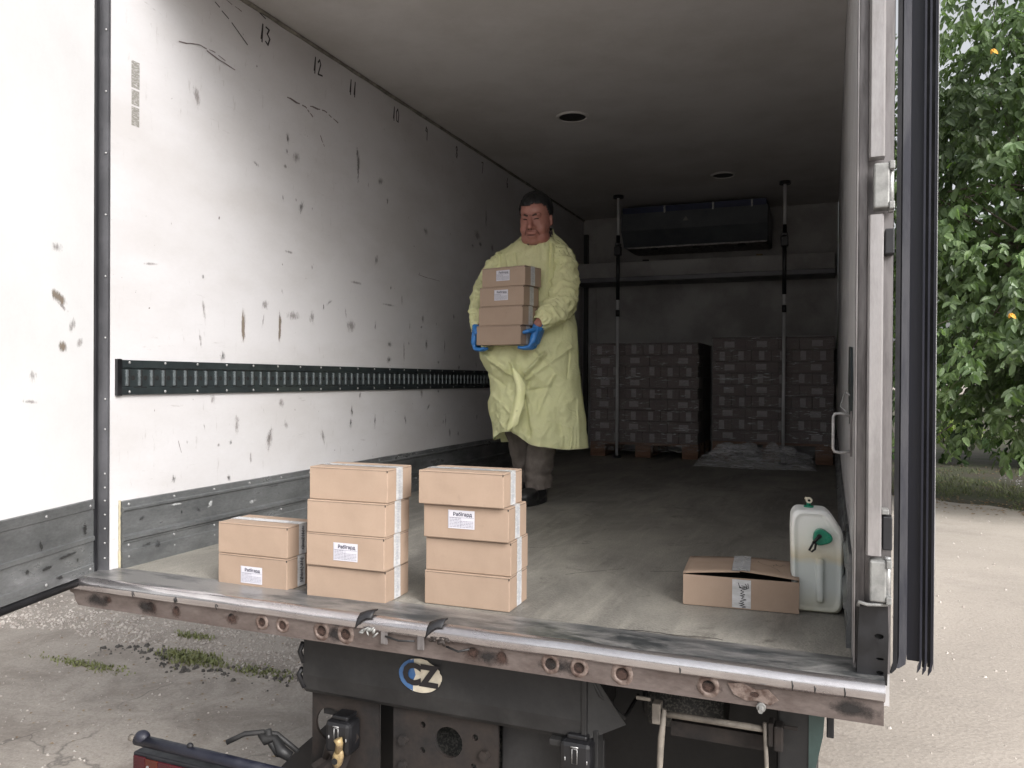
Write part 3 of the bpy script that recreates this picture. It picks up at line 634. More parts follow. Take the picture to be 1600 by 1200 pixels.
for i, (a, z, ha, hz, tl, kd) in enumerate([(.20, .965, .075, .03, -.45, 'brown'), (.18, .935, .06, .012, -.5, 'soft'), (.175, .80, .035, .028, -.3, 'brown'), (.33, .62, .06, .012, -.1, 'soft'), (.32, .70, .03, .03, 0, 'soft'), (.13, .875, .03, .05, -.6, 'soft'), (.09, .82, .03, .04, -.4, 'soft'),
                                      (.16, .095, .09, .010, .06, 'ddark'), (.26, .075, .05, .010, .1, 'ddark'), (.29, .155, .012, .03, .3, 'ddark'), (.07, .17, .02, .04, 0, 'ddark'), (.11, .07, .01, .012, 0, 'ddark'), (.2, .03, .03, .02, 0, 'ddark'), (.21, 1.13, .05, .03, 0, 'soft'), (.35, .085, .015, .015, 0, 'ddark')]):
    ca, sa = math.cos(tl), math.sin(tl)
    quad_uv('scuff_mark', M['sc_'+kd], door, [DP(a-(u*ha*ca-v*hz*sa), .0015+(.0075 if z < .26 else 0)+.00003*i, z+u*ha*sa+v*hz*ca) for u, v in ((-1, -1), (1, -1), (1, 1), (-1, 1))])

# rear sill: threshold plate, rounded nosing and face plate with holes
XL, XR = -2.53, .067
# nosing bent outward in places
mb = MB(); prof = []
for k in range(15):
    a = math.pi*(.5+k/14*1.02); prof.append((-.106+.026*math.cos(a)*1.0, -.018+.024*math.sin(a)))
xs = [XL+(XR-XL)*i/120 for i in range(121)]
vs = []; n = len(prof)
for x_ in xs:
    dy = .003*noise.noise(Vector((x_*2.2, 0, 0)))+.0015*noise.noise(Vector((x_*11, 0, 4))); dz = .0015*noise.noise(Vector((x_*5, 3, 0)))
    for (py, pz) in prof: vs.append((x_, py+dy, pz+dz))
fs = [(i*n+j, i*n+j+1, (i+1)*n+j+1, (i+1)*n+j) for i in range(120) for j in range(n-1)]
mb.add(vs, fs, True)
SI = bx('rear_sill', M['under'], T, XL+.02, XR-.002, -.098, -.002, -.085, -.006)
mb.build('nosing', M['nosing'], SI)
# threshold sheet, slightly wavy
mb = MB(); vs = []; ys = [-.108+.148*j/8 for j in range(9)]
for x_ in xs:
    for j, y_ in enumerate(ys): vs.append((x_, y_, .0055+.0012*noise.noise(Vector((x_*9, y_*20, 0)))-(.0005 if j == 0 else 0)))
mb.add(vs, [(i*9+j, i*9+j+1, (i+1)*9+j+1, (i+1)*9+j) for i in range(120) for j in range(8)], True)
mb.build('threshold_plate', M['thresh'], SI)
mb = MB(); 
for k in range(60):
    x_ = -2.4+2.35*k/60; mb.add([(x_, .0405, .0052), (x_+.040, .0405, .0052), (x_+.040, .052+.006*noise.noise(Vector((x_*6, 0, 0))), .0012), (x_, .052+.006*noise.noise(Vector(((x_-.04)*6, 0, 0))), .0012)], [(0, 1, 2, 3)])
mb.build('edge_grime', M['seal'], SI, fix=False)
HOL = [(-2.34, .009), (-2.15, .014), (-2.04, .0125), (-1.815, .014), (-1.696, .014), (-1.618, .014), (-1.475, .017), (-1.39, .017), (-.975, .015), (-.888, .014), (-.746, .016), (-.667, .015), (-.551, .017), (-.332, .016)]
ZF = -.066
outer = [(XL+.0, -.036), (XL+.012, -.052), (XL+.028, -.055), (XL+.034, -.075), (XL+.05, -.094)]+[(XL+.05+(XR-XL-.052)*k/24, -.0955+.0012*noise.noise(Vector((k*1.7, 0, 0)))) for k in range(1, 25)]+[(XR-.002, -.036)]
hl = [(a, ZF+.004, r_) for a, r_ in HOL]
FP = MB().plate(outer, hl, lambda u, w_, t: (u, t, w_), -.112, -.1085).build('face_plate', M['sillface'], SI); FP = SI
M['rustst'] = decal('rust_stain', (.045, .024, .018), .46, 38, (1, 1, 1), .14, .9, .85); M['oil'] = decal('black_grime', (.012, .010, .010), .45, 24, (1, 1, 1), .16, .95, .6)
ringm = mat('weld_ring', (.20, .155, .135), (.08, .05, .04), rough=.7, metal=.2, scale=40, bs=90, bst=.4)
for i, (a, r_) in enumerate(HOL):
    # rusty collar, stain and dark bore
    n = 20; mb = MB(); wob = [1+.09*noise.noise(Vector((math.cos(j*.314)*2, math.sin(j*.314)*2, i))) for j in range(n)]
    for j in range(n):
        t0 = 2*math.pi*j/n; t1 = 2*math.pi*(j+1)/n; j2 = (j+1) % n
        q = lambda rr, t, y_: (a+rr*math.cos(t), y_, ZF+.004+rr*math.sin(t))
        mb.add([q(r_*1.75*wob[j], t0, -.1122), q(r_*1.75*wob[j2], t1, -.1122), q(r_*1.35, t1, -.1165), q(r_*1.35, t0, -.1165), q(r_*.98, t1, -.1150), q(r_*.98, t0, -.1150), q(r_*.98, t1, -.1), q(r_*.98, t0, -.1)], [(0, 1, 2, 3), (3, 2, 4, 5), (5, 4, 6, 7)], True)
    if i in (4, 5, 6, 7, 10, 11, 12, 13): mb.build('bolt_collar', ringm, FP, fix=False)
    MB().cyl((a, -.1075, ZF+.004), (a, -.0985, ZF+.004), r_*.97, 16).build('bolt_hole', M['dark'], FP)
    s = 2.6
    quad_uv('rust_stain', M['rustst'], FP, [(a+u*r_*s, -.1128-.00003*i, max(-.094, min(-.038, ZF+.004+v*r_*s))) for u, v in ((-1, -1), (1, -1), (1, 1), (-1, 1))])
for i, (a, ha) in enumerate([(-2.39, .07), (-2.17, .06), (-.93, .04), (.0, .075), (-.21, .06), (-1.43, .05), (-.72, .08)]):
    quad_uv('grime_stain', M['oil'] if i != 4 else M['rustst'], FP, [(a+u*ha, -.1136-.0001*i, -.066+v*.029) for u, v in ((-1, -1), (1, -1), (1, 1), (-1, 1))])
M['sillscr'] = decal('sill_scratches', (.05, .04, .045), .53, 20, (8, 1, 1), .05, .8)
# dents and dark nicks on the nosing
for i, x_ in enumerate((-2.21, -2.03, -2.025, -1.86, -.135, -.085, -.02, -.40)):
    MB().tube([(x_, -.1335, -.012-.006*(i % 2)), (x_+.002, -.1345, -.024), (x_+.001, -.129, -.036)], [.0012, .0022, .001], 5).build('nick', M['under'], SI)
# a bolt on a torn rusty patch
bt = MB().tube([(-.205, -.112, -.088), (-.205, -.140, -.094)], .0065, 6, smooth=False); bt.tube([(-.205, -.119, -.0895), (-.205, -.126, -.091)], .011, 14); bt.build('bolt', M['cast'], SI)
mb = MB(); mb.plate([(-.285, -.045), (-.25, -.040), (-.22, -.052), (-.19, -.047), (-.165, -.07), (-.185, -.086), (-.215, -.078), (-.24, -.083), (-.27, -.07)], [(-.222, -.065, .011, .007)], lambda u, w_, t: (u, t+.003*noise.noise(Vector((u*40, w_*40, 0))), w_), -.1165, -.1135); mb.build('torn_metal', ringm, FP)
# two torn black buffers folded over the nosing, with their crumpled brackets
for (hx, fl) in ((-1.325, 1), (-1.095, 1)):
    mb = MB(); nS = 9; vs = []
    for j in range(nS):
        t = j/(nS-1); xx = hx-.012+.044*t; 
        for (yy, zz) in ((-.140+.010*t, -.030+.030*math.sin(t*1.9)), (-.128+.022*t, -.006+.021*math.sin(t*1.75)), (-.112+.022*t, .004+.010*math.sin(t*1.6))): vs.append((xx, yy, zz))
    fs = [(j*3+k, j*3+k+1, (j+1)*3+k+1, (j+1)*3+k) for j in range(nS-1) for k in range(2)]
    mb.add(vs, fs, True); tb = mb.build('torn_buffer', M['rubber'], SI, fix=False)
    md = tb.modifiers.new('s', 'SOLIDIFY'); md.thickness = .005
    mb = MB(); r = random.Random(int(hx*100))
    for k in range(9):
        c_ = Vector((hx+r.uniform(-.004, .05), -.136+r.uniform(-.004, .008), -.036+r.uniform(-.010, .008))); mb.ell(c_, (.012*r.uniform(.4, 1.3), .0035, .006*r.uniform(.3, 1.2)), 5, 4, Matrix.Rotation(r.random()*3, 3, 'Y'))
    mb.build('crumpled_bracket', M['cast'] if hx < -1.2 else M['rust'], SI)
for (xx, hgt) in ((-1.262, .040), (-1.143, .042)):
    mb = MB().box(xx, xx+.022, -.127, -.121, -.038-hgt*.8, -.030, .002); mb.build('sill_bracket', M['post'], SI)
mb = MB().tube([(-1.245, -.128, -.045), (-1.20, -.131, -.052), (-1.15, -.128, -.048)], .003, 6); mb.tube([(-1.05, -.128, -.050), (-1.01, -.132, -.058), (-.98, -.124, -.050)], .003, 6); mb.build('bent_wire', M['under'], SI)

# right rear post, its aluminium covers and hinge castings
TOP = H+.06
PR = MB().extrude([(.0005, -.030), (.006, -.034), (.024, -.034), (.026, -.020), (.082, -.020), (.084, -.012), (.084, -.001), (.0005, -.001)], 'z', -.005, TOP).build('rear_post', M['post'], T)
mb = MB(); mb.box(.0008, .0045, -.044, -.033, .02, TOP, .001); mb.build('edge_trim', M['alu'], PR)
for (z0, z1, x0, x1) in ((1.228, TOP, .026, .060), (.288, 1.092, .026, .059)):
    MB().extrude([(x0, -.036), (x0, -.066), (x0+.004, -.074), (x1-.004, -.076), (x1, -.070), (x1, -.036)], 'z', z0, z1).build('post_cover', M['alu'], PR)
for (z0, z1, x0, x1) in ((1.105, 1.210, .036, .070), (.182, .278, .034, .070)):
    hk = MB().box(x0, x1, -.085, -.036, z0, z1, .004).build('hinge', M['cast'], T)
    [MB().box(x1-.001, x1+.011, -.088, -.030, a_, b_, .002).build('hinge_lug', M['cast'], hk) for a_, b_ in ((z0-.004, z0+.014), (z1-.016, z1+.003))]
    MB().cyl((x1+.004, -.058, z0-.006), (x1+.004, -.058, z1+.007), .007, 12).build('hinge_pin', M['rivet'], hk)
bx('door_stop', M['rubber'], PR, .062, .083, -.060, -.021, 1.0, 1.06, .003)
bx('door_stop', M['rubber'], PR, .062, .083, -.060, -.021, .30, .38, .003)
bx('stop_bracket', M['cast'], PR, .060, .076, -.058, -.021, .384, .396, .002)
# moulded black corner cap with slots
cc = MB().plate([(.008, -.012), (.074, -.016), (.0755, .05), (.0765, .10), (.074, .172), (.012, .165)], [(.056, .098, .010, .006), (.058, .045, .0085, .003), (.058, .012, .008, .005)], lambda u, w_, t: (u, t, w_), -.070, -.064)
cc.box(.008, .012, -.0645, -.030, -.011, .164).box(.0705, .0745, -.0645, -.022, -.010, .170); cc.box(.0125, .070, -.0635, -.0345, -.010, -.006)
cc = cc.build('corner_cap', M['blackpl'], T); bx('cap_back', M['dark'], cc, .0125, .070, -.060, -.050, -.005, .160)
mb = MB().tube([(.010, -.068, .166), (.012, -.074, .176), (.030, -.076, .172), (.073, -.074, .176)], .0045, 8); mb.build('cap_rim', M['cast'], cc)
# torn black lining on the right wall, grab handle
mb = MB(); mb.plate([(.14, .70), (.20, .79), (.40, .80), (.46, .70), (.30, .58), (.20, .60), (.16, .62)], [], lambda u, w_, t: (t, u, w_), -.006, -.0005); mb.build('torn_lining', M['track'], Wr)
gr = MB().tube([(-.002, .16, .607), (-.030, .16, .614), (-.044, .16, .612), (-.0475, .16, .604), (-.0475, .16, .520), (-.044, .16, .512), (-.030, .16, .509), (-.002, .16, .514)], .0042, 10).build('grab_handle', M['rivet'], Wr)
bx('handle_foot', M['post'], Wr, -.006, -.0008, .15, .17, .500, .620, .001)
mb = MB().tube([(-.004, .2, .66), (-.018, .22, .67), (-.03, .24, .63), (-.012, .2, .615)], .0016, 6); mb.build('wire_clip', M['rivet'], Wr)
# folded-back right door with a ribbed rubber profile on its edge
BA = R(6.5); BD = Vector((math.sin(BA), math.cos(BA), 0)); BN = Vector((math.cos(BA), -math.sin(BA), 0)); BO = Vector((.0935, -.004, 0))
def BP(a, d, z): q = BO+BD*a+BN*d; return (q.x, q.y, z)
rd = MB().add([BP(a, d, z) for z in (.035, TOP) for (a, d) in ((.03, .006), (1.22, .006), (1.22, .078), (.03, .078))], [(0, 3, 2, 1), (4, 5, 6, 7), (0, 1, 5, 4), (1, 2, 6, 5), (2, 3, 7, 6), (3, 0, 4, 7)]).build('right_door', M['wall'], T)
def fin(d0, d1, a0, a1, z0, m, name, curl=0):
    zs = [z0+curl*.0, z0+.012, z0+.03, z0+.07, TOP]; offs = [-.006*curl, -.002*curl, 0, 0, 0]; vs = []
    for z, o in zip(zs, offs):
        sh = .4 if z == zs[0] and curl else 1
        for (a, d) in ((a0, d0), (a0, d0+(d1-d0)*sh), (a1, d0+(d1-d0)*sh), (a1, d0)): vs.append(BP(a, d+o, z))
    fs = [(k*4+j, k*4+(j+1) % 4, (k+1)*4+(j+1) % 4, (k+1)*4+j) for k in range(4) for j in range(4)]+[(3, 2, 1, 0), (16, 17, 18, 19)]
    MB().add(vs, fs).build(name, m, rd)
fin(-.003, .007, -.016, .032, -.002, M['rubber'], 'rubber_fin', 1)
fin(.007, .010, -.004, .031, .02, M['navyrub'], 'profile_web')
fin(.010, .0265, -.014, .031, .012, M['greyrub'], 'grey_profile', 1)
fin(.0265, .0545, .004, .031, .030, M['navyrub'], 'profile_web')
for d in (.0545, .0655, .0775): fin(d, d+.0045, -.018, .032, .010-.003*(d > .06), M['navyrub'], 'rubber_fin', 1)
fin(.059, .0655, -.002, .031, .020, M['rubber'], 'profile_web'); fin(.070, .0775, -.002, .031, .022, M['rubber'], 'profile_web')
fin(.082, .0835, -.020, .032, .024, M['greyrub'], 'edge_strip')
# outer shell of the box beyond the inner lining
bx('outer_skin', M['wall'], T, .061, .0835, .002, L+.1, -.09, H+.08)
bx('outer_skin', M['wall'], T, -W-.085, -W-.061, .002, L+.1, -.075, H+.08)
bx('roof', M['wall'], T, -W-.085, .0835, .002, L+.1, H+.081, H+.11)
bx('floor_frame', M['under'], T, -W-.06, .060, .20, L+.06, -.15, -.0605)

# undercarriage
CZP = MB()
pr = [(.05, -.10), (.046, -.20), (.040, -.27), (.046, -.318), (.060, -.333), (.075, -.333), (.075, -.10)]
CZP.extrude(pr, 'x', -1.655, -.705).build('cross_channel', M['under'], T)
mb = MB().tube([(-1.660, .05, -.17), (-1.672, .048, -.20), (-1.655, .047, -.235)], .008, 7); mb.tube([(-1.662, .05, -.255), (-1.675, .047, -.275), (-1.650, .046, -.315)], .009, 7); mb.build('torn_rubber_edge', M['rubber'], T)
bx('channel_end', M['under'], T, -.705, -.69, .038, .35, -.345, -.10, .002)
bx('channel_gusset', M['under'], T, -.800, -.70, .035, .075, -.352, -.333, .003)
mb = MB().tube([(-.705, .055, -.10), (-.66, .07, -.20), (-.60, .12, -.275), (-.60, .3, -.275)], .006, 6); mb.add([(-.70, .05, -.10), (-.70, .05, -.33), (-.59, .1, -.285), (-.61, .08, -.24)], [(0, 1, 2, 3)]); mb.build('bent_bracket', M['under'], T, fix=False)
# oval country sticker
def ysurf(z): return .0455 if z > -.2 else .0455-.006*(-.2-z)/.07
mb = MB(); n = 40; cx, cz = -1.221, -.214
ring = []
r = random.Random(8)
for j in range(n):
    t = 2*math.pi*j/n; q = 1+.02*noise.noise(Vector((math.cos(t)*3, math.sin(t)*3, 1))); 
    if .3 < t < 1.1: q *= .93+.05*r.random()
    ring.append((cx+.0745*q*math.cos(t), cz+.0515*q*math.sin(t)))
stk = MB().add([(cx, ysurf(cz)-.003, cz)]+[(a, ysurf(b_)-.003, b_) for a, b_ in ring], [(0, 1+j, 1+(j+1) % n) for j in range(n)])
M['stick'] = mat('aged_sticker', (.62, .56, .45), (.40, .35, .28), rough=.55, scale=14, lo=.45, hi=.75, fine=.2); M['stickb'] = mat('blue_sticker_band', (.035, .11, .28), (.06, .14, .30), rough=.5, scale=30)
STK = stk.build('country_sticker', M['stick'], T, fix=False)
bl = [(a, b_) for a, b_ in ring if a < cx-.018]
bl = sorted(bl, key=lambda p_: -math.atan2(p_[1]-cz, -(p_[0]-cx)))
mb = MB(); bl2 = bl+[(cx-.022, cz-.045), (cx-.030, cz-.02), (cx-.014, cz), (cx-.020, cz+.02), (cx-.034, cz+.044)]
bq = [(cx-.048, cz)]+bl+[(cx-.030, cz-.044), (cx-.024, cz-.02), (cx-.016, cz), (cx-.022, cz+.02), (cx-.034, cz+.043)]; bq = [bq[0]]+sorted(bq[1:], key=lambda p_: math.atan2(p_[1]-cz, p_[0]-(cx-.048)))
mb.add([(a, ysurf(b_)-.0036, b_) for a, b_ in bq], [(0, 1+j, 1+(j+1) % (len(bq)-1)) for j in range(len(bq)-1)]); mb.build('blue_band', M['stickb'], STK, fix=False)
rt = Vector((0, 0, 0))-OFF[T.name]
put_mesh('lettering', text_mesh('CZ', .088, .0045), M['marker'], STK, Matrix.Translation(rt) @ frame((cx+.001, ysurf(cz)-.0075, cz), (1, 0, -.0), (0, 0, 1)))
MB().tube([(a, ysurf(b_)-.0036, b_) for a, b_ in ring[22:40]], .0012, 4).build('sticker_rim', M['under'], STK)

# rusty drawbar plates with holes
mb = MB().plate([(-1.655, -.34), (-1.655, -.80), (-1.40, -.80), (-1.40, -.345)], [(-1.585, -.445, .055), (-1.585, -.60, .022)], lambda u, w_, t: (u, t, w_), .095, .105); mb.build('side_plate', M['rust'], T)
mb = MB().plate([(-1.34, -.345), (-1.34, -.80), (-.98, -.80), (-.98, -.345)], [(-1.145, -.425, .048), (-1.235, -.385, .010), (-1.055, -.395, .010), (-1.235, -.465, .010), (-1.06, -.485, .010)], lambda u, w_, t: (u, t, w_), .085, .098); dp = mb.build('drawbar_plate', M['rust'], T)
for x_ in (-1.30, -1.02): MB().cyl((x_, .085, -.44), (x_, .068, -.44), .016, 6, False).cyl((x_, .0845, -.52), (x_, .068, -.52), .014, 6, False).build('bolt', M['rust'], dp)
M['speck'] = mat('speckled_tank', (.04, .04, .04), (.16, .155, .14), rough=.7, scale=130, lo=.48, hi=.60, bs=150, bst=.2)
tk = MB().cyl((-1.36, .33, -.56), (-.93, .33, -.56), .12, 24).build('air_tank', M['speck'], T)
tk2 = MB().cyl((-.60, .52, -.36), (-.36, .52, -.36), .085, 24).build('air_tank', M['speck'], T); MB().cyl((-.601, .52, -.36), (-.622, .52, -.36), .06, 24).build('end_cap', M['under'], tk2)
bx('frame_plate', M['under'], T, -.98, -.66, .12, .135, -.82, -.35, .003); bx('frame_edge', M['under'], T, -.676, -.662, .06, .12, -.82, -.30, .002)
# folded bracket, dark skirts and side panel
MB().add([(-1.62, .04, -.56), (-1.46, .06, -.44), (-1.45, .06, -.45), (-1.61, .04, -.575), (-1.62, .02, -.60), (-1.50, .02, -.605), (-1.46, .05, -.47)], [(0, 1, 2, 3), (3, 2, 6, 5, 4)]).build('folded_bracket', M['rust'], T, fix=False)
# yellow release lever
M['yel'] = mat('chipped_yellow_paint', (.34, .25, .12), (.13, .09, .05), rough=.55, scale=24, lo=.45, hi=.6, bs=60, bst=.2)
lv = MB().ell((-1.497, .01, -.505), (.020, .012, .034), 14, 8, Matrix.Rotation(.3, 3, 'Y')).tube([(-1.495, .01, -.485), (-1.488, .005, -.455), (-1.494, .005, -.44)], [.012, .012, .014], 8)
lv = lv.build('release_lever', M['yel'], T); MB().tube([(-1.50, .03, -.50), (-1.55, .04, -.49), (-1.57, .05, -.53)], [.022, .017, .012], 8).build('lever_link', M['rust'], lv)
MB().cyl((-1.50, -.003, -.51), (-1.50, -.006, -.51), .010, 12).build('lever_eye', M['dark'], lv)
# socket boxes with metal clips
for (sx, sz) in ((-1.505, -.425), (-.715, -.352)):
    sb = MB().box(sx-.048, sx+.045, .016, .09, sz-.075, sz+.030, .014).box(sx-.030, sx+.030, .03, .09, sz+.028, sz+.045, .006).build('brake_socket', M['blackpl'], T)
    y_ = .013
    MB().tube([(sx-.009, y_, sz+.012), (sx-.009, y_, sz-.030), (sx+.006, y_, sz-.030), (sx+.006, y_, sz+.012), (sx-.009, y_, sz+.012)], .0013, 5).tube([(sx-.012, y_-.002, sz+.018), (sx+.010, y_-.002, sz+.018)], .0022, 6).build('clip', M['rivet'], sb)
    MB().ell((sx-.030, .015, sz-.02), (.002, .003, .006), 8, 6).ell((sx+.034, .015, sz-.022), (.002, .003, .006), 8, 6).build('clip_end', M['rivet'], sb)
# folding step of dusty tube
st = MB().tube([(-.462, .0, -.182), (-.470, .0, -.26), (-.476, .0, -.40), (-.476, .0, -.86)], [.006, .009, .0075, .0075], 10).build('step_leg', M['dust'], T)
st2 = MB().tube([(-.205, .0, -.176), (-.199, .0, -.30), (-.190, .0, -.45), (-.188, .0, -.86)], .0055, 10).build('step_leg', M['dust'], T)
MB().cyl((-.462, .01, -.198), (-.207, .01, -.197), .0085, 12).build('step_tube', M['dust'], T)
MB().box(-.495, -.472, -.004, .03, -.225, -.170, .002).box(-.54, -.500, .0, .006, -.168, -.158, .002).build('step_bracket', M['dust'], T)
MB().box(-.196, -.183, -.01, .03, -.232, -.172, .002).box(-.182, -.160, -.015, .03, -.240, -.176, .004).box(-.16, -.125, .0, .006, -.185, -.175, .002).build('step_bracket', M['rust'], T)
MB().extrude([(.06, -.235), (.06, -.275), (.09, -.275), (.09, -.235)], 'x', -.455, -.20).build('step_beam', M['rust'], T)
M['teal'] = mat('dark_green_side', (.04, .066, .062), (.026, .042, .040), rough=.45, scale=6)
bx('side_locker', M['under'], T, -.175, -.085, .03, .9, -.88, -.115, .006)
MB().add([(-.100, .027, -.115), (-.060, .027, -.115), (-.066, .027, -.20), (-.086, .027, -.30), (-.094, .027, -.90), (-.100, .027, -.90), (-.060, .6, -.115), (-.066, .6, -.20), (-.086, .6, -.30), (-.094, .6, -.90)],
         [(0, 5, 4, 3, 2, 1), (1, 2, 7, 6), (2, 3, 8, 7), (3, 4, 9, 8)]).build('locker_side', M['teal'], T, fix=False)
MB().box(-.058, -.040, .06, .075, -.215, -.115, .003).build('mud_flap', M['rubber'], T)
bx('added_dark_box', M['under'], T, -.98, -.20, .62, 1.5, -.95, -.16, .01); bx('added_dark_block', M['under'], T, -1.64, -1.0, .50, 1.3, -1.0, -.36, .01)  # two boxes added to darken the view through under the truck
for x_ in (-1.62, -.82): bx('chassis_rail', M['under'], T, x_, x_+.07, .11, L+1.5, -.42, -.155)
# axle, wheels
def wheel(x0, x1, y, rr):
    c = (rr, ); t = MB().extrude([(0, 0)]*0 or [(rr*math.cos(2*math.pi*k/36)+y, rr*math.sin(2*math.pi*k/36)+GZ+rr) for k in range(36)], 'x', x0, x1).build('tyre', M['rubber'], T, bevel=.02)
    MB().cyl((x0-.01, y, GZ+rr), (x1+.01, y, GZ+rr), rr*.55, 24).build('rim', M['under'], t)
for (a, b_) in ((-2.46, -2.20), (-2.17, -1.92), (-.54, -.28), (-.25, .0)): wheel(a, b_, 3.9, .48)
for (a, b_) in ((-2.42, -2.14), (-.32, -.04)): wheel(a, b_, 7.6, .48)
MB().cyl((-2.1, 3.9, GZ+.48), (-.3, 3.9, GZ+.48), .09, 12).build('axle', M['under'], T)
# cab
bx('cab', M['wall'], T, -W+.0, .0, L+.5, L+2.3, -.55, 1.75, .08); bx('windscreen', M['dark'], T, -W+.15, -.15, L+2.29, L+2.31, .6, 1.5, .005)
# mudguard rising beside the plate, lamp guard tube and tail lamp
MB().add([(-1.66, .3, -.48), (-1.66, .3, -1.0), (-2.05, .3, -.86), (-1.86, .3, -.66), (-1.66, .55, -.48), (-1.66, .55, -1.0), (-2.05, .55, -.86), (-1.86, .55, -.66)], [(0, 1, 2, 3), (0, 3, 7, 4), (3, 2, 6, 7)]).build('mudguard', M['rubber'], T, fix=False)
gt = MB().tube([(-2.275, -.05, -.553), (-1.9, -.05, -.556), (-1.50, -.05, -.562)], .019, 14).build('guard_tube', M['navyrub'], T)
MB().tube([(-2.305, -.05, -.551), (-2.272, -.05, -.553)], .012, 10).build('tube_end', M['dust'], gt); MB().ell((-2.25, -.05, -.540), (.028, .024, .022), 12, 8).build('tube_collar', M['navyrub'], gt)
MB().ell((-2.04, -.05, -.534), (.012, .01, .010), 10, 6).build('tube_clip', M['rubber'], gt)
hoses = MB().tube([(-1.93, .0, -.525), (-1.88, .03, -.50), (-1.82, .05, -.492), (-1.78, .07, -.50), (-1.70, .08, -.55)], .009, 8).tube([(-1.83, .05, -.500), (-1.80, .04, -.512), (-1.77, .05, -.505), (-1.73, .03, -.532), (-1.70, .04, -.55)], [.012, .017, .013, .020, .016], 8).tube([(-1.80, .05, -.48), (-1.79, .05, -.52), (-1.74, .03, -.545)], .012, 7)
hoses.build('hose_joint', M['under'], T)
M['redlens'] = mat('dark_red_lens', (.055, .006, .009), (.035, .005, .008), rough=.18, scale=8, bs=160, bst=.1); M['amb'] = mat('dark_amber_lens', (.075, .016, .009), (.05, .012, .008), rough=.18, scale=10)
hs_ = bx('tail_lamp', M['rubber'], T, -2.276, -1.60, -.066, .02, -.74, -.588, .006)
bx('red_lens', M['redlens'], hs_, -2.268, -2.215, -.074, -.0665, -.73, -.596, .003); bx('amber_lens', M['amb'], hs_, -2.2145, -2.160, -.074, -.0665, -.73, -.600, .003); bx('red_lens', M['redlens'], hs_, -2.1595, -1.66, -.074, -.0665, -.73, -.600, .003)
MB().cyl((-2.20, -.0745, -.625), (-2.20, -.078, -.625), .005, 10).build('lens_screw', M['rivet'], hs_)
mb = MB()
for k in range(14): mb.box(-2.25+.043*k, -2.2485+.043*k, -.0752, -.0742, -.72, -.605)
bx('lamp_bar', M['under'], T, -2.276, -.98, .02, .06, -.70, -.60, .004)

# evaporator unit on the bulkhead
M['unit'] = mat('grey_unit_casing', (.085, .095, .105), (.06, .066, .075), rough=.45, scale=3); M['navy'] = mat('dark_blue_top', (.012, .022, .075), (.01, .016, .05), rough=.5)
pr = [(5.30, 2.265), (5.28, 2.10), (5.40, 1.965), (5.89, 1.965), (5.89, 2.265)]
U = MB().extrude(pr, 'x', -1.905, -.585).build('cooling_unit', M['unit'], T)
MB().extrude([(5.32, 2.268), (5.32, 2.325), (5.88, 2.325), (5.88, 2.268)], 'x', -1.90, -.60).build('unit_top', M['navy'], U)
MB().box(-1.87, -.60, 5.395, 5.86, 1.950, 1.9640).build('drip_tray', M['post'], U)
for x_ in (-1.50, -1.06, -.72): MB().box(x_-.007, x_+.007, 5.295, 5.32, 2.255, 2.325, .002).cyl((x_, 5.293, 2.30), (x_, 5.288, 2.30), .008, 8).build('hanger', M['rivet'], U)
for x_ in (-1.62, -1.23, -.82): MB().cyl((x_, 5.44, 1.972), (x_, 5.44, 1.94), .035, 14).build('foot', M['rubber'], U)
MB().add([(-1.33, 5.277, 2.165), (-1.27, 5.277, 2.165), (-1.30, 5.2775, 2.205)], [(0, 1, 2)]).build('warning_label', M['post'], U, fix=False)
for x_, m_ in ((-1.80, M['rubber']), (-.70, M['yel'])): bx('small_block', m_, T, x_-.03, x_+.03, 5.87, 5.899, 1.885, 1.915, .003)
bx('bulkhead_strip', M['under'], T, -2.44, -2.40, 5.85, 5.898, .05, 2.2); bx('corner_rail', M['bulk'], T, -.028, -.002, 5.75, 5.895, 1.0, 2.3)

# ------------------------------------------------------------------ two telescopic load bars
M['bar'] = mat('bar_metal', (.62, .62, .63), (.45, .45, .46), rough=.4, metal=.1, scale=9, stretch=(1, 1, .3))
def loadbar(x_, y_, label):
    t = thing('load_bar', label, 'load bar', (x_, y_, 0), 0, 'telescopic load bars wedged between floor and ceiling')
    MB().cyl((x_, y_, .02), (x_, y_, 1.27), .0135, 14).build('lower_tube', M['bar'], t); MB().cyl((x_, y_, 1.33), (x_, y_, 1.42), .0135, 14).build('middle_tube', M['bar'], t)
    MB().cyl((x_, y_, 1.42), (x_, y_, 2.0), .017, 14).cyl((x_, y_, 1.27), (x_, y_, 1.33), .019, 14).build('black_sleeve', M['blackpl'], t)
    MB().box(x_-.03, x_+.03, y_-.035, y_+.03, 1.82, 1.90, .006).box(x_-.024, x_+.024, y_-.03, y_+.025, 1.905, 1.93, .004).build('ratchet', M['blackpl'], t)
    MB().cyl((x_, y_, 2.0), (x_, y_, H-.025), .013, 12).build('upper_tube', M['bar'], t)
    MB().cyl((x_, y_, H-.025), (x_, y_, H-.001), .046, 20).build('top_pad', M['blackpl'], t); MB().cyl((x_, y_, .0), (x_, y_, .02), .038, 16).build('foot_pad', M['blackpl'], t)
loadbar(-1.845, 4.93, 'grey telescopic load bar standing in front of the left wrapped pallet'); loadbar(-.42, 5.52-.62, 'grey telescopic load bar standing in front of the right wrapped pallet')

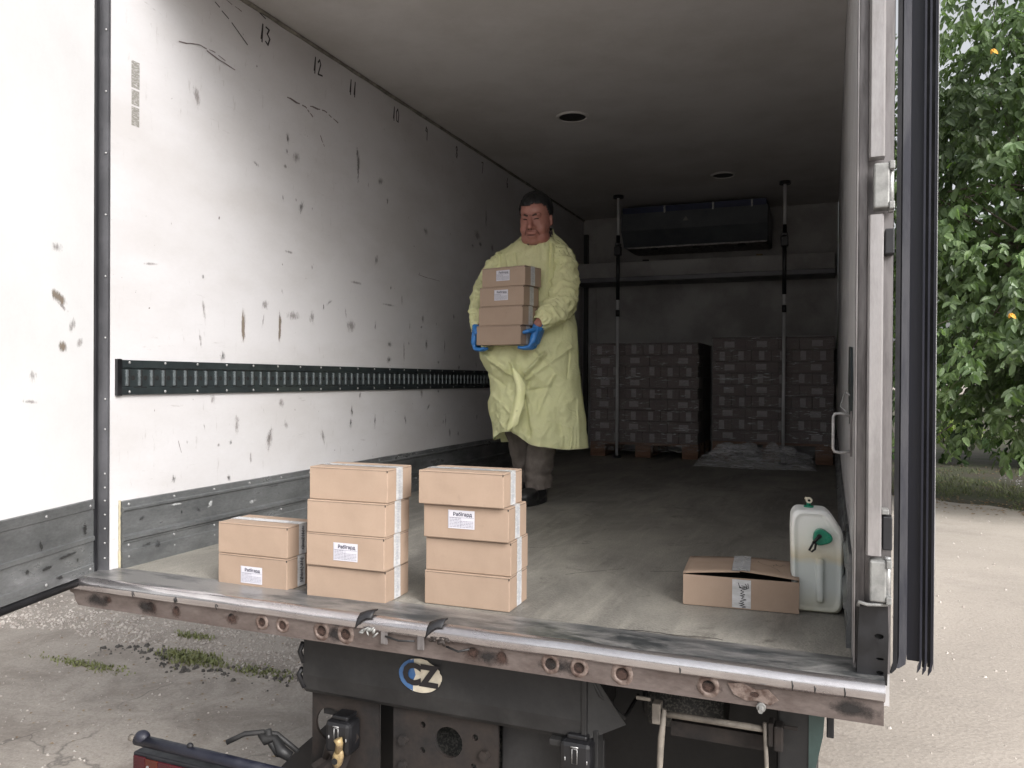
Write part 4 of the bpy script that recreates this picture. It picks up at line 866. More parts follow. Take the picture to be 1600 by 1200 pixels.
# ------------------------------------------------------------------ wrapped pallets of cartons
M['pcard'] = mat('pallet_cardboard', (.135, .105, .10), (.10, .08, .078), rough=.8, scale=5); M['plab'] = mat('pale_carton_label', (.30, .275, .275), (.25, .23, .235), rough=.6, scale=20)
def film_mat():
    m, t, b = base('stretch_film'); b.inputs['Base Color'].default_value = (.9, .9, .93, 1); b.inputs['Roughness'].default_value = .22
    n = nz(t, coord(t, (1, 1, 9)), 7, 5, .7, 1.2); bump(t, b, n, .8, .02); t.links.new(ramp(t, n, [(.45, .04), (.58, .16), (.68, .6)]), b.inputs['Alpha']); return m
M['film'] = film_mat()
def cmesh(dx, dy, dz, name):
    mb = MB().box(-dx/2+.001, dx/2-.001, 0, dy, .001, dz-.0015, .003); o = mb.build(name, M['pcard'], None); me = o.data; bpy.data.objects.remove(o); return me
def lmesh(w_, h_): 
    o = MB().add([(-w_/2, -.0015, -h_/2), (w_/2, -.0015, -h_/2), (w_/2, -.0015, h_/2), (-w_/2, -.0015, h_/2)], [(0, 1, 2, 3)]).build('carton_label', M['plab'], None, fix=False); me = o.data; bpy.data.objects.remove(o); return me
RH = .0985
cm_w = cmesh(.275, .16, RH, 'carton'); cm_n = cmesh(.163, .275, RH, 'carton'); lm_h = lmesh(.085, .05); lm_v = lmesh(.045, .075)
def pallet(x0, rows, label, y0=4.99, zb=.135, off=0):
    t = thing('wrapped_pallet', label, 'pallet load', (x0+.49, y0+.4, 0), 0, 'shrink wrapped pallets at the front wall'); O = OFF[t.name]; r = random.Random(rows)
    wb = MB()
    for k in range(5): wb.box(x0+.0, x0+.98, y0+.02+k*.16, y0+.12+k*.16, zb-.022, zb, .002)
    wb.build('deck_boards', M['wood'], t)
    for bx_ in (0, .42, .84):
        for by in (.02, .36, .68): bx('pallet_block', M['wood'], t, x0+bx_, x0+bx_+.14, y0+by, y0+by+.12, .022, zb-.0225, .003)
        bx('bottom_board', M['wood'], t, x0+bx_, x0+bx_+.14, y0+.02, y0+.80, 0.001, .0218, .002)
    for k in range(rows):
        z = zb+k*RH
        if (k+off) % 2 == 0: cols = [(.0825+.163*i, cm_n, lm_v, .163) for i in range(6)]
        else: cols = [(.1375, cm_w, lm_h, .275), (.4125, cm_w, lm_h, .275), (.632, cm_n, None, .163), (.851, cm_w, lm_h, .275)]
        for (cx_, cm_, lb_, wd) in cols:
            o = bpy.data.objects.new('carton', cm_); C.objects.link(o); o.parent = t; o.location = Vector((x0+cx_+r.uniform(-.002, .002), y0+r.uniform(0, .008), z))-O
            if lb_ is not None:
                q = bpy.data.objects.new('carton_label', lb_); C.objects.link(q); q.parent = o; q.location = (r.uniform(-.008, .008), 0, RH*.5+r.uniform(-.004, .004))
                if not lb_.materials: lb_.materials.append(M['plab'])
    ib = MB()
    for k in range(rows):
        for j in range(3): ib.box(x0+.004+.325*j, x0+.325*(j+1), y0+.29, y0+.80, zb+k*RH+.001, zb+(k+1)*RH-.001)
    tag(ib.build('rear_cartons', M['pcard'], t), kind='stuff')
    # stretch film: front and sides, wavy
    mb = MB(); nx, nzz = 30, 26; path = [(x0-.008, y0+.80)]+[(x0-.010, y0+.8-.8*i/5) for i in range(1, 5)]+[(x0-.008+.996*i/20, y0-.009) for i in range(21)]+[(x0+.990, y0+.8*i/5) for i in range(1, 6)]
    vs = []; m = len(path)
    for k in range(nzz+1):
        for i, (a, b_) in enumerate(path):
            z = .06+(zb+rows*RH-.04)*k/nzz; q = .004*noise.noise(Vector((a*14, b_*14, z*40))); vs.append((a+q*(1 if a > x0+.5 else -1)*.5, b_-abs(q)-.001, z))
    mb.add(vs, [(k*m+i, k*m+i+1, (k+1)*m+i+1, (k+1)*m+i) for k in range(nzz) for i in range(m-1)], True)
    mb.build('stretch_film', M['film'], t, fix=False)
    bx('top_sheet', M['pcard'], t, x0-.004, x0+.984, y0+.0, y0+.8, zb+rows*RH+.001, zb+rows*RH+.012, .002)
pallet(-2.115, 9, 'lower wrapped pallet of labelled cartons at the back left'); pallet(-1.012, 9, 'taller wrapped pallet of labelled cartons at the back right', off=1, zb=.175)
# crumpled clear film on the floor
mb = MB(); nn = 40; vs = []
for j in range(nn+1):
    for i in range(nn+1):
        u, v = i/nn, j/nn; x_ = -1.10+.95*u; y_ = 4.45+.50*v+.04*math.sin(u*9); e = math.sin(math.pi*u)**.5*math.sin(math.pi*v)**.5
        vs.append((x_, y_, (.003)+e*(.11+.16*abs(noise.noise(Vector((u*7, v*6, 1))))+.05*abs(noise.noise(Vector((u*19, v*17, 3)))))))
mb.add(vs, [(j*(nn+1)+i, j*(nn+1)+i+1, (j+1)*(nn+1)+i+1, (j+1)*(nn+1)+i) for j in range(nn) for i in range(nn)], True)
M['film2'] = film_mat(); M['film2'].node_tree.nodes['Color Ramp'].color_ramp.elements[0].color = (.22, .22, .22, 1); M['film2'].node_tree.nodes['Color Ramp'].color_ramp.elements[1].color = (.35, .35, .35, 1)
tag(mb.build('crumpled_film', M['film2'], fix=False), 'crumpled sheet of clear stretch film lying before the right pallet', 'plastic film')

# ------------------------------------------------------------------ cardboard boxes
BW, BDp, BH = .282, .158, .1035
_bm = {}
def carton_mesh(w_, d, h):
    mb = MB(); g = .0016
    mb.box(-w_/2, w_/2, 0, d, .0, h-.0042, .0022)
    for (a, b_) in ((0.0005, d/2-g/2), (d/2+g/2, d-.0005)): mb.box(-w_/2+.0006, w_/2-.0006, a, b_, h-.0055, h-.0002, .0014)   # two top flaps
    # raised flap edges at the corners of the ends
    o = mb.build('carton', M['card'], None); me = o.data; bpy.data.objects.remove(o); return me
def lab_text(parent, cx_, cz, sc=1.0, y=-.0013):
    """small printed sheet on the front face with the product name and fine rows"""
    w_, h = .088*sc, .056*sc
    lb = MB().add([(cx_-w_/2, y, cz-h/2), (cx_+w_/2, y, cz-h/2), (cx_+w_/2, y, cz+h/2), (cx_-w_/2, y, cz+h/2)], [(0, 1, 2, 3)]).build('paper_label', M['white'], parent, local=True, fix=False)
    put_mesh('lettering', text_mesh('Рабігард', .0150*sc, .0004), M['ink'], lb, frame((cx_+.004, y-.0006, cz+.0155*sc), (1, 0, 0), (0, 0, 1)))
    mb = MB(); r = random.Random(int(cx_*999)+int(cz*777))
    for k in range(7):
        z = cz+.004*sc-k*.0044*sc; x_ = cx_-w_/2+.005*sc; full = k > 1
        while x_ < cx_+(w_/2-.006*sc if full else -.006*sc):
            l = (.003+.008*r.random())*sc; mb.add([(x_, y-.0006, z-.0007*sc), (min(x_+l, cx_+w_/2-.004), y-.0006, z-.0007*sc), (min(x_+l, cx_+w_/2-.004), y-.0006, z+.0007*sc), (x_, y-.0006, z+.0007*sc)], [(0, 1, 2, 3)]); x_ += l+.0015*sc
    for (a0, a1, b0, b1) in ((-.48, .48, .10, .115), (-.48, -.47, -.45, .45), (-.02, -.01, -.45, .1)):
        mb.add([(cx_+a0*w_, y-.0005, cz+b0*h), (cx_+a1*w_, y-.0005, cz+b0*h), (cx_+a1*w_, y-.0005, cz+b1*h), (cx_+a0*w_, y-.0005, cz+b1*h)], [(0, 1, 2, 3)])
    mb.build('small_print', M['faintink'], lb, local=True, fix=False)
def scrawl(parent, seed, x_, y0, y1, z0, z1, m=None, hgt=.02):
    """illegible upright handwriting running down the tape on the end face (x = const)"""
    r = random.Random(seed); mb = MB(); z = z1; pts = []
    yc = (y0+y1)/2
    while z > z0:
        a = r.uniform(.4, 1)*hgt/2; pts += [(yc-a, z), (yc+a*.8, z-.002), (yc+a*r.uniform(-.2, 1), z-.005)]; z -= r.uniform(.004, .009)
    ribbon(mb, pts, .0016, lambda u, w_, k: (x_+.0009+k, u, w_)); return mb.build('handwriting', m or M['faintink'], parent, local=True, fix=False)
def cbox(label, x_, y_, z, rz=0, group=None, lab=None, hand=False, end_print=True, seed=0, toptape=True, tp=.70, w_=BW, d=BDp, h=BH):
    """x_, y_ = front left corner"""
    t = thing('cardboard_box', label, 'cardboard box', (x_, y_, z), rz, group)
    k = (w_, d, h)
    if k not in _bm: _bm[k] = carton_mesh(*k)
    o = bpy.data.objects.new('carton', _bm[k]); C.objects.link(o); o.parent = t; o.location = (w_/2, 0, 0)
    r = random.Random(seed+5); tw = .042; ty = d*.5-tw/2+r.uniform(-.006, .006)+(tp-.5)*.0; e = .0007
    # tape along the top, over the edge and down both ends
    n = 10; vs = []; path = [(-e, h*.18), (-e, h+e)]+[(w_*i/n, h+e+.0004*(i % 2)) for i in range(1, n)]+[(w_+e, h+e)]+[(w_+e, h*(1-.2*i)) for i in range(1, 5)]+[(w_+e, .002)]
    for i, (a, b_) in enumerate(path):
        wob = .0015*noise.noise(Vector((i*.7, seed, 0))); vs += [(a, ty+wob, b_), (a, ty+tw+wob*1.4, b_)]
    mb = MB().add(vs, [(2*i, 2*i+1, 2*i+3, 2*i+2) for i in range(len(path)-1)]); tp_ = mb.build('tape', M['tape'], t, local=True, fix=False)
    mb = MB(); zz = h*.93
    while zz > h*.1:
        l = r.uniform(.004, .012); c0 = ty+tw*.30+.004*r.random(); mb.add([(w_+e*2, c0, zz), (w_+e*2, c0+tw*.35*r.random()+.003, zz), (w_+e*2, c0+tw*.35, zz-l), (w_+e*2, c0, zz-l*.8)], [(0, 1, 2, 3)]); zz -= l+.003
    mb.build('tape_print', M['tapeink'], tp_, local=True, fix=False)
    if hand: scrawl(tp_, seed, w_+e*2, ty, ty+tw, .012, h*.92, M['marker'], .022)
    if lab: lab_text(t, lab[0], lab[1])
    # shadow gap and rough cut where flaps meet the side wall
    mb = MB()
    mb.box(.004, w_-.004, -.0002, .0004, h-.0052, h-.0046); mb.box(w_-.0004, w_+.0002, .004, d-.004, h-.0052, h-.0046)
    mb.box(w_-.003, w_-.0002, -.0006, .0014, h-.010, h-.0035)
    mb.build('flap_gap', M['cardin'], t, local=True)
    return t
GA, GB, GC = 'low stack of two boxes', 'middle stack of four boxes', 'right stack of four boxes'
cbox('plain lower-stack box with handwriting on its tape, upper of the short pair', -1.986, .020, .1065, R(.6), GA, hand=True, seed=1)
cbox('white-labelled box at the bottom of the short pair on the left', -1.984, .018, .0015, R(0), GA, lab=(.145-.005, .040), hand=True, seed=2)
cbox('topmost plain box of the middle stack', -1.600, -.002, .3150, R(1.2), GB, seed=3)
cbox('plain box second from the top of the middle stack', -1.602, -.012, .2105, R(1.8), GB, seed=4)
cbox('white-labelled box third from the top of the middle stack', -1.605, -.010, .1060, R(.8), GB, lab=(.145, .050), seed=5)
cbox('plain bottom box of the middle stack', -1.609, -.002, .0015, R(2.5), GB, seed=6)
cbox('topmost plain box of the right stack, overhanging slightly left', -1.236, .052, .3150, R(.6), GC, seed=7)
cbox('white-labelled box second from the top of the right stack', -1.226, .068, .2105, R(1.0), GC, lab=(.128, .060), seed=8)
cbox('plain box third from the top of the right stack, set back a little', -1.224, .080, .1060, R(2.0), GC, seed=9)
cbox('plain bottom box of the right stack', -1.225, .074, .0015, R(1.2), GC, seed=10)
# box stack carried by the man
HX, HY, HZ0 = -1.848, 1.868, .885
HR = R(-10)
for k, (dx, dy, rz, lb, lab) in enumerate([(-.012, 0, 0, 'bottom box of the carried stack, held between both blue gloves', None), (.0, .002, -1, 'plain box second from the bottom of the carried stack', None),
                                           (.006, .0, -.5, 'white-labelled box second from the top of the carried stack', (.140, .058)), (.018, .004, -3, 'topmost white-labelled box of the carried stack', (.140, .058))]):
    cbox(lb, HX+dx, HY+dy, HZ0+.1045*k, HR+R(rz), 'boxes carried by the man', lab=lab, seed=20+k)

# single opened box on the right
t = thing('cardboard_box', 'wide low opened box with a pen scribble on its lid beside the canister', 'cardboard box', (-.478, .375, .0015), R(4.2))
w_, d, h = .342, .245, .094
sd_ = MB().box(0, w_, 0, .003, 0, h, .001).box(0, w_, d-.003, d, 0, h, .001).box(0, .003, .003, d-.003, 0, h, .001).box(w_-.003, w_, .003, d-.003, 0, h, .001).box(.003, w_-.003, .003, d-.003, 0, .003)
sd_.build('carton', M['card'], t, local=True); MB().box(.004, w_-.004, .004, d-.004, .004, h-.012).build('painted_shade_fill', M['cardin'], t, local=True)  # near-black block: the shade inside the box painted as colour
# lid: two flaps bowed upwards, leaving a dark slit at the front
for (a, b_, bow) in ((0, .5, 1), (.5, 1, 1)):
    nX, nY = 10, 6; vs = []
    for j in range(nY+1):
        for i in range(nX+1):
            u = a+(b_-a)*i/nX; v = j/nY; x_ = w_*u; lift = (1-abs(u-.5)*2)**.8*.016*(1-.45*v)
            vs.append((x_, -.001+v*d, h+.002+lift+(.003 if a else 0)))
    mb = MB().add(vs, [(j*(nX+1)+i, j*(nX+1)+i+1, (j+1)*(nX+1)+i+1, (j+1)*(nX+1)+i) for j in range(nY) for i in range(nX)], True)
    fl = mb.build('lid_flap', M['card'], t, local=True, fix=False); md = fl.modifiers.new('s', 'SOLIDIFY'); md.thickness = .003; md.offset = 1
tw = .055; tx = .148
vs = []
for (y_, z_) in [(-.0012, .004), (-.0012, h*.5), (-.0012, h-.004)]: vs += [(tx, y_, z_), (tx+tw, y_, z_)]
MB().add(vs, [(0, 1, 3, 2), (2, 3, 5, 4)]).build('tape', M['tape'], t, local=True, fix=False)
vs = []
for j in range(8):
    v = j/7; 
    for xx in (tx-.002, tx+.030, tx+.052):
        u = xx/w_; lift = (1-abs(u-.5)*2)**.8*.016*(1-.45*v); vs.append((xx, -.003+v*(d+.002)+(.006 if (xx < tx+.01 and j in (0, 7)) else 0), h+.0068+lift+(.003 if u > .5 else 0)))
tpx = MB().add(vs, [(3*j+i, 3*j+i+1, 3*j+4+i, 3*j+3+i) for j in range(7) for i in range(2)]).build('tape', M['tape'], t, local=True, fix=False)
# pen marks: on the tape front and on the lid
mb = MB(); r = random.Random(2); pts = []; z = .072
while z > .006: pts += [(tx+.024+r.uniform(-.004, .004), z), (tx+.036+r.uniform(-.005, .006), z-.003), (tx+.030, z-.006)]; z -= r.uniform(.006, .010)
P_ = lambda u, w2, k: (u, -.0022-k, w2)
ribbon(mb, pts, .0018, P_); ribbon(mb, [(tx+.018, .080), (tx+.022, .068), (tx+.026, .066), (tx+.020, .072)], .0018, P_); ribbon(mb, [(tx+.038, .078), (tx+.044, .070), (tx+.040, .062), (tx+.048, .066), (tx+.046, .080)], .0018, P_)
mb.build('handwriting', M['marker'], t, local=True, fix=False)
def lidz(x_, y_): u = x_/w_; v = y_/d; return h+.0068+(1-abs(u-.5)*2)**.8*.016*(1-.45*v)+.003
mb = MB(); Pl = lambda u, w2, k: (u, w2, lidz(u, w2)+k)
ribbon(mb, [(.225, .18), (.222, .165), (.235, .145), (.262, .12), (.280, .085), (.287, .055)], .0016, Pl); ribbon(mb, [(.258, .135), (.272, .15), (.268, .128), (.280, .145), (.276, .165), (.288, .135), (.296, .15), (.300, .165), (.306, .158)], .0014, Pl)
mb.build('pen_scribble', M['marker'], t, local=True, fix=False)

# ------------------------------------------------------------------ water canister
def hdpe():
    m, t, b = base('milky_plastic'); tc = coord(t); sx = t.nodes.new('ShaderNodeSeparateXYZ'); t.links.new(tc, sx.inputs[0])
    ad = N(t, 'ShaderNodeMath', operation='MULTIPLY_ADD'); ad.inputs[1].default_value = .05; t.links.new(nz(t, tc, 14, 4, .6), ad.inputs[0]); t.links.new(sx.outputs[2], ad.inputs[2])
    c = ramp(t, ad.outputs[0], [(.02, (.42, .40, .30)), (.06, (.60, .60, .53)), (.10, (.62, .65, .63)), (.175, (.60, .64, .62)), (.195, (.66, .61, .47)), (.235, (.86, .85, .77)), (.33, (.88, .89, .87))])
    t.links.new(c, b.inputs['Base Color']); b.inputs['Roughness'].default_value = .38; b.inputs['Subsurface Weight'].default_value = .45; b.inputs['Subsurface Radius'].default_value = (.03, .03, .03); b.inputs['Subsurface Scale'].default_value = .5
    bump(t, b, nz(t, tc, 22, 3, .5), .08, .01); return m
M['hdpe'] = hdpe()
M['capg'] = mat('green_plastic_cap', (.005, .26, .15), (.004, .2, .12), rough=.35, scale=20)
J = thing('water_canister', 'milky plastic water canister with green cap standing against the right wall', 'canister', (-.088, .505, 0), R(4)); J.scale = (1.13, 1, .975)
outl = [(-.064, 0), (.050, 0), (.060, .02), (.0625, .10), (.0615, .235), (.058, .252), (.030, .302), (.016, .315), (-.058, .316), (-.070, .298), (-.072, .26), (-.069, .12)]
def rounded(poly, r_, n=4):
    out = []; m = len(poly)
    for i in range(m):
        p0, p1, p2 = Vector(poly[i-1]), Vector(poly[i]), Vector(poly[(i+1) % m]); a = (p0-p1); b_ = (p2-p1); q = min(r_, a.length*.45, b_.length*.45)
        A = p1+a.normalized()*q; B = p1+b_.normalized()*q
        for k in range(n+1): f = k/n; out.append((A*(1-f)**2+p1*2*f*(1-f)+B*f*f)[:])
    return out
ol = rounded(outl, .016); n = len(ol); cxy = (-.004, .158)
rings = []
for (yy, ins) in ((-.062, .016), (-.070, .0075), (-.058, .0), (.0, -.0015), (.055, .0), (.066, .0075), (.062, .018)):
    rings.append([(u-(ins if u > 0 else -ins)*min(1, abs(u)/.03), yy, w2-(ins if w2 > .15 else -ins)*min(1, abs(w2-.15)/.1)) for u, w2 in ol])
vs = [p_ for g in rings for p_ in g]; m_ = len(rings)
fs = [(k*n+j, k*n+(j+1) % n, (k+1)*n+(j+1) % n, (k+1)*n+j) for k in range(m_-1) for j in range(n)]+[tuple(reversed(range(n))), tuple((m_-1)*n+j for j in range(n))]
jb = MB().add([(a, b_ if True else 0, c_) for a, b_, c_ in vs], fs, True)
jb.box(-.006, .012, -.078, -.055, .035, .17, .006)         # moulded vertical rib on the face
jb = jb.build('body', M['hdpe'], J, local=True)
md = jb.modifiers.new('r', 'REMESH'); md.mode = 'VOXEL'; md.voxel_size = .0028; md.use_smooth_shade = True; sm = jb.modifiers.new('s', 'SMOOTH'); sm.iterations = 5
# side cap with its black lever
n = 26; pr = []
for j in range(n): a = 2*math.pi*j/n; q = .024*(1+.10*math.cos(3*a+.5)); pr.append((.006+q*math.cos(a), .238+q*math.sin(a)))
cp = MB().extrude(pr, 'y', -.092, -.064).build('cap', M['capg'], J, local=True, bevel=.004)
MB().cyl((-.001, -.096, .244), (-.001, -.100, .244), .0062, 14).tube([(-.001, -.099, .244), (-.010, -.101, .232), (-.016, -.101, .224)], [.0055, .0045, .004], 8).build('lever', M['blackpl'], cp, local=True)
lo = MB(); lo.tube([(-.015, -.101, .226), (-.021, -.101, .212), (-.026, -.101, .200), (-.020, -.101, .196), (-.012, -.101, .204), (-.010, -.101, .220), (-.015, -.101, .226)], .0030, 8); lo.build('lever_loop', M['blackpl'], cp, local=True)
ck = MB().cyl((-.024, 0, .312), (-.024, 0, .322), .013, 18).build('tap_collar', M['capg'], J, local=True)
MB().cyl((-.024, 0, .322), (-.024, 0, .332), .006, 12).build('tap_stem', M['capg'], ck, local=True)
M['tapw'] = flat('cream_tap', (.62, .58, .46), .35)
MB().cyl((-.0235, -.010, .339), (-.0235, .010, .339), .0088, 18).tube([(-.0235, 0, .342), (-.034, 0, .346)], .004, 8).build('tap', M['tapw'], ck, local=True); MB().cyl((-.0235, -.0108, .339), (-.0235, -.0095, .339), .0038, 12).build('tap_bore', M['dark'], ck, local=True)

# ------------------------------------------------------------------ the man
P = thing('person', 'man in a pale yellow protective gown and blue gloves carrying four cardboard boxes', 'person', (-1.63, 2.12, 0))
HC = Vector((-1.603, 2.10, 1.603)); HRt = Matrix.Rotation(R(14), 3, 'X') @ Matrix.Rotation(R(2), 3, 'Z')
HS = 1.06
def hp(x, y, z): return HC+HRt @ (Vector((x, y, z))*HS)
b = MB()
def he(c, r_, n=20, m=14, rot=None): b.ell(hp(*c), tuple(q*HS for q in r_), n, m, (HRt @ rot) if rot is not None else HRt)
he((0, .020, .048), (.080, .098, .090), 28, 18); he((0, -.018, -.025), (.079, .078, .098), 28, 18); he((0, -.020, -.075), (.070, .070, .055), 24, 14)
he((0, -.055, -.108), (.038, .035, .028)); he((-.042, -.052, -.050), (.032, .034, .036)); he((.042, -.052, -.050), (.032, .034, .036))
he((-.040, -.030, -.095), (.038, .048, .042)); he((.040, -.030, -.095), (.038, .048, .042))
he((-.030, -.078, .024), (.027, .016, .010)); he((.030, -.078, .024), (.027, .016, .010)); he((0, -.028, .040), (.070, .060, .060), 24, 16)
b.cap(hp(0, -.086, .012), .010, hp(0, -.113, -.034), .0165, 14); he((-.015, -.098, -.038), (.011, .012, .010)); he((.015, -.098, -.038), (.011, .012, .010))
he((0, -.088, -.068), (.030, .014, .012)); he((0, -.086, -.088), (.026, .014, .010))
for s in (-1, 1):
    he((s*.082, .014, -.012), (.008, .017, .030), 14, 10, Matrix.Rotation(s*.35, 3, 'Z')); he((s*.083, .006, -.032), (.007, .009, .011)); he((s*.028, -.080, .004), (.015, .010, .008))
b.cap(hp(0, .025, -.075), .067, (-1.62, 2.145, 1.40), .078, 20)
# trunk, arms and legs, mostly under the clothes
b.ell((-1.63, 2.16, 1.30), (.17, .115, .20), 24, 14); b.ell((-1.63, 2.15, 1.05), (.165, .135, .25), 24, 14); b.ell((-1.63, 2.16, .88), (.16, .13, .14), 24, 12)
ARM = {1: [(-1.462, 2.15, 1.385), (-1.440, 2.06, 1.125), (-1.512, 1.905, 1.000)], -1: [(-1.80, 2.15, 1.385), (-1.895, 2.06, 1.125), (-1.872, 1.92, .975)]}
for s in (1, -1):
    a, e_, w_ = ARM[s]; b.cap(a, .058, e_, .043, 16); b.cap(e_, .043, w_, .028, 16)
LEG = {1: [(-1.545, 2.16, .86), (-1.565, 2.13, .47), (-1.588, 2.16, .09)], -1: [(-1.715, 2.16, .86), (-1.738, 2.20, .47), (-1.725, 2.30, .10)]}
for s in (1, -1):
    a, k_, f_ = LEG[s]; b.cap(a, .085, k_, .058, 16); b.cap(k_, .058, f_, .040, 16); 
# bare hands inside the gloves
body = smooth_remesh(b, 'body', M['skin'], P, .0050, 5)
mb = MB().ell(hp(0, -.0985, -.078), (.026, .006, .0035), 14, 8, HRt); mb.build('mouth', M['skin2'], P)
M['shade'] = flat('nostril', (.05, .015, .012), .7)  # dark tone painting the shade in nostrils and eye sockets
for s in (-1, 1):
    MB().tube([hp(s*.044, -.0805, .023), hp(s*.030, -.0945, .027), hp(s*.013, -.0945, .020)], [.0025, .0052, .0035], 7).build('eyebrow', M['greyhair'], P)
    MB().tube([hp(s*.042, -.0845, .003), hp(s*.030, -.0925, .0045), hp(s*.018, -.0905, .001)], [.0020, .0042, .0022], 7).build('shaded_eye', M['shade'], P)  # dark tube: the eye with its socket shade put into the colour
    MB().ell(hp(s*.0085, -.115, -.0475), (.0042, .004, .0028), 8, 6, HRt).build('nostril', M['shade'], P)
    MB().tube([hp(s*.024, -.100, -.046), hp(s*.036, -.090, -.066), hp(s*.040, -.083, -.082)], [.0012, .0020, .001], 6).build('cheek_crease', M['skin2'], P)
MB().tube([hp(-.005, -.096, .018), hp(-.004, -.0975, .030)], .0011, 5).tube([hp(.006, -.096, .018), hp(.005, -.0975, .029)], .0011, 5).build('frown_line', M['skin2'], P)
# hair: cap over the cranium with a clear hairline
bm = bmesh.new(); bmesh.ops.create_uvsphere(bm, u_segments=64, v_segments=44, radius=1)
for v in bm.verts:
    c = v.co.copy(); d = 1+.035*noise.noise(c*7)+.02*noise.noise(c*19)
    v.co = Vector((c.x*.0885*d, .020+c.y*.106*d, .046+c.z*.099*d))
def inhair(c):
    hl = .078+.006*math.sin(c.x*60)+.004*noise.noise(c*60)      # front hairline
    side = abs(c.x) > .060
    f = min(1, max(0, (c.y+.045)/.055)); f = f*f*(3-2*f)         # the hairline falls smoothly from the forehead to the ear
    lowz = hl*(1-f)+f*(.012-.9*max(0, c.y-.01))
    return c.z > max(-.075, lowz)
kill = [f for f in bm.faces if not inhair(f.calc_center_median())]
bmesh.ops.delete(bm, geom=kill, context='FACES'); vs = [hp(*v.co) for v in bm.verts]; bm.verts.index_update()
hr = MB().add(vs, [[v.index for v in f.verts] for f in bm.faces], True); bm.free()
hr = hr.build('hair', M['hair'], P); md = hr.modifiers.new('s', 'SOLIDIFY'); md.thickness = .012; md.offset = -1

# gown: skirt and trunk as one wrinkled shell
LT = [(.30, -1.862), (.345, -1.866), (.40, -1.872), (.448, -1.890), (.537, -1.906), (.586, -1.886), (.65, -1.885), (.716, -1.892), (.764, -1.922), (.82, -1.948), (.86, -1.955), (.92, -1.92), (.98, -1.885), (1.1, -1.865), (1.25, -1.868), (1.35, -1.868), (1.40, -1.850), (1.43, -1.820), (1.46, -1.775), (1.485, -1.735), (1.50, -1.708)]
RT = [(.30, -1.306), (.324, -1.308), (.476, -1.323), (.647, -1.350), (.811, -1.366), (.961, -1.374), (1.065, -1.396), (1.2, -1.400), (1.35, -1.398), (1.40, -1.410), (1.44, -1.445), (1.47, -1.478), (1.495, -1.512), (1.52, -1.525)]
YF = [(.30, .175), (.6, .16), (.8, .175), (1.0, .165), (1.2, .15), (1.35, .125), (1.42, .100), (1.48, .080), (1.52, .065)]
YB = [(.30, .17), (.8, .15), (1.2, .13), (1.4, .11), (1.52, .085)]
def ip(tb, z): return float(np.interp(z, [a for a, _ in tb], [b_ for _, b_ in tb]))
HEM = [(-1.90, .335), (-1.866, .345), (-1.82, .372), (-1.78, .400), (-1.74, .407), (-1.692, .411), (-1.66, .392), (-1.63, .367), (-1.60, .350), (-1.575, .341), (-1.483, .330), (-1.408, .318), (-1.30, .320)]
# fold lines (x0, z0, x1, z1, width, height); negative height is a groove
FD = [(-1.745, .800, -1.690, .640, .014, .020), (-1.690, .640, -1.705, .520, .020, .030), (-1.705, .520, -1.735, .405, .022, .030), (-1.655, .690, -1.690, .600, .010, -.014), (-1.690, .60, -1.650, .38, .013, -.022),
      (-1.93, .850, -1.70, .690, .012, .020), (-1.70, .690, -1.665, .735, .010, .014), (-1.665, .735, -1.560, .845, .013, .026), (-1.62, .86, -1.54, .80, .008, .012), (-1.66, .70, -1.40, .88, .010, .010),
      (-1.665, .635, -1.54, .655, .007, -.010), (-1.54, .655, -1.50, .72, .008, .010), (-1.600, .50, -1.560, .60, .006, .009), (-1.560, .60, -1.54, .64, .005, .007), (-1.52, .78, -1.43, .70, .008, .008), (-1.43, .70, -1.42, .86, .006, -.008),
      (-1.46, .325, -1.455, .47, .009, .006), (-1.40, .32, -1.392, .43, .005, .009), (-1.50, .40, -1.36, .385, .009, -.003), (-1.54, .47, -1.40, .43, .005, .006), (-1.35, .33, -1.36, .60, .010, .008), (-1.58, .36, -1.52, .45, .006, .007),
      (-1.83, .38, -1.77, .46, .007, -.009), (-1.86, .50, -1.80, .42, .006, .007), (-1.87, .60, -1.76, .50, .008, .007), (-1.90, .74, -1.80, .66, .010, -.009), (-1.85, .55, -1.84, .40, .006, .006),
      (-1.745, 1.42, -1.735, 1.26, .008, -.012), (-1.535, 1.47, -1.545, 1.25, .008, -.012), (-1.520, 1.46, -1.505, 1.22, .008, .014), (-1.50, 1.45, -1.47, 1.24, .007, -.014), (-1.475, 1.42, -1.48, 1.15, .010, .012), (-1.45, 1.40, -1.50, 1.10, .008, -.013), (-1.60, 1.45, -1.60, 1.25, .015, .005), (-1.80, 1.42, -1.77, 1.25, .01, .010)]
FDn = [(np.array([a, c_]), np.array([b_, d_]), w_, h_) for a, c_, b_, d_, w_, h_ in FD]
def folds(x_, z):
    q = np.array([x_, z]); t_ = 0
    for A, B_, wd, hh in FDn:
        ab = B_-A; f = max(0, min(1, float((q-A) @ ab/(ab @ ab)))); d_ = float(np.hypot(*(q-A-ab*f)))
        if d_ < wd*3: t_ += 1.35*hh*math.exp(-(d_/(wd*.85))**2)
    return t_
NT, NZ = 280, 210; vs = []
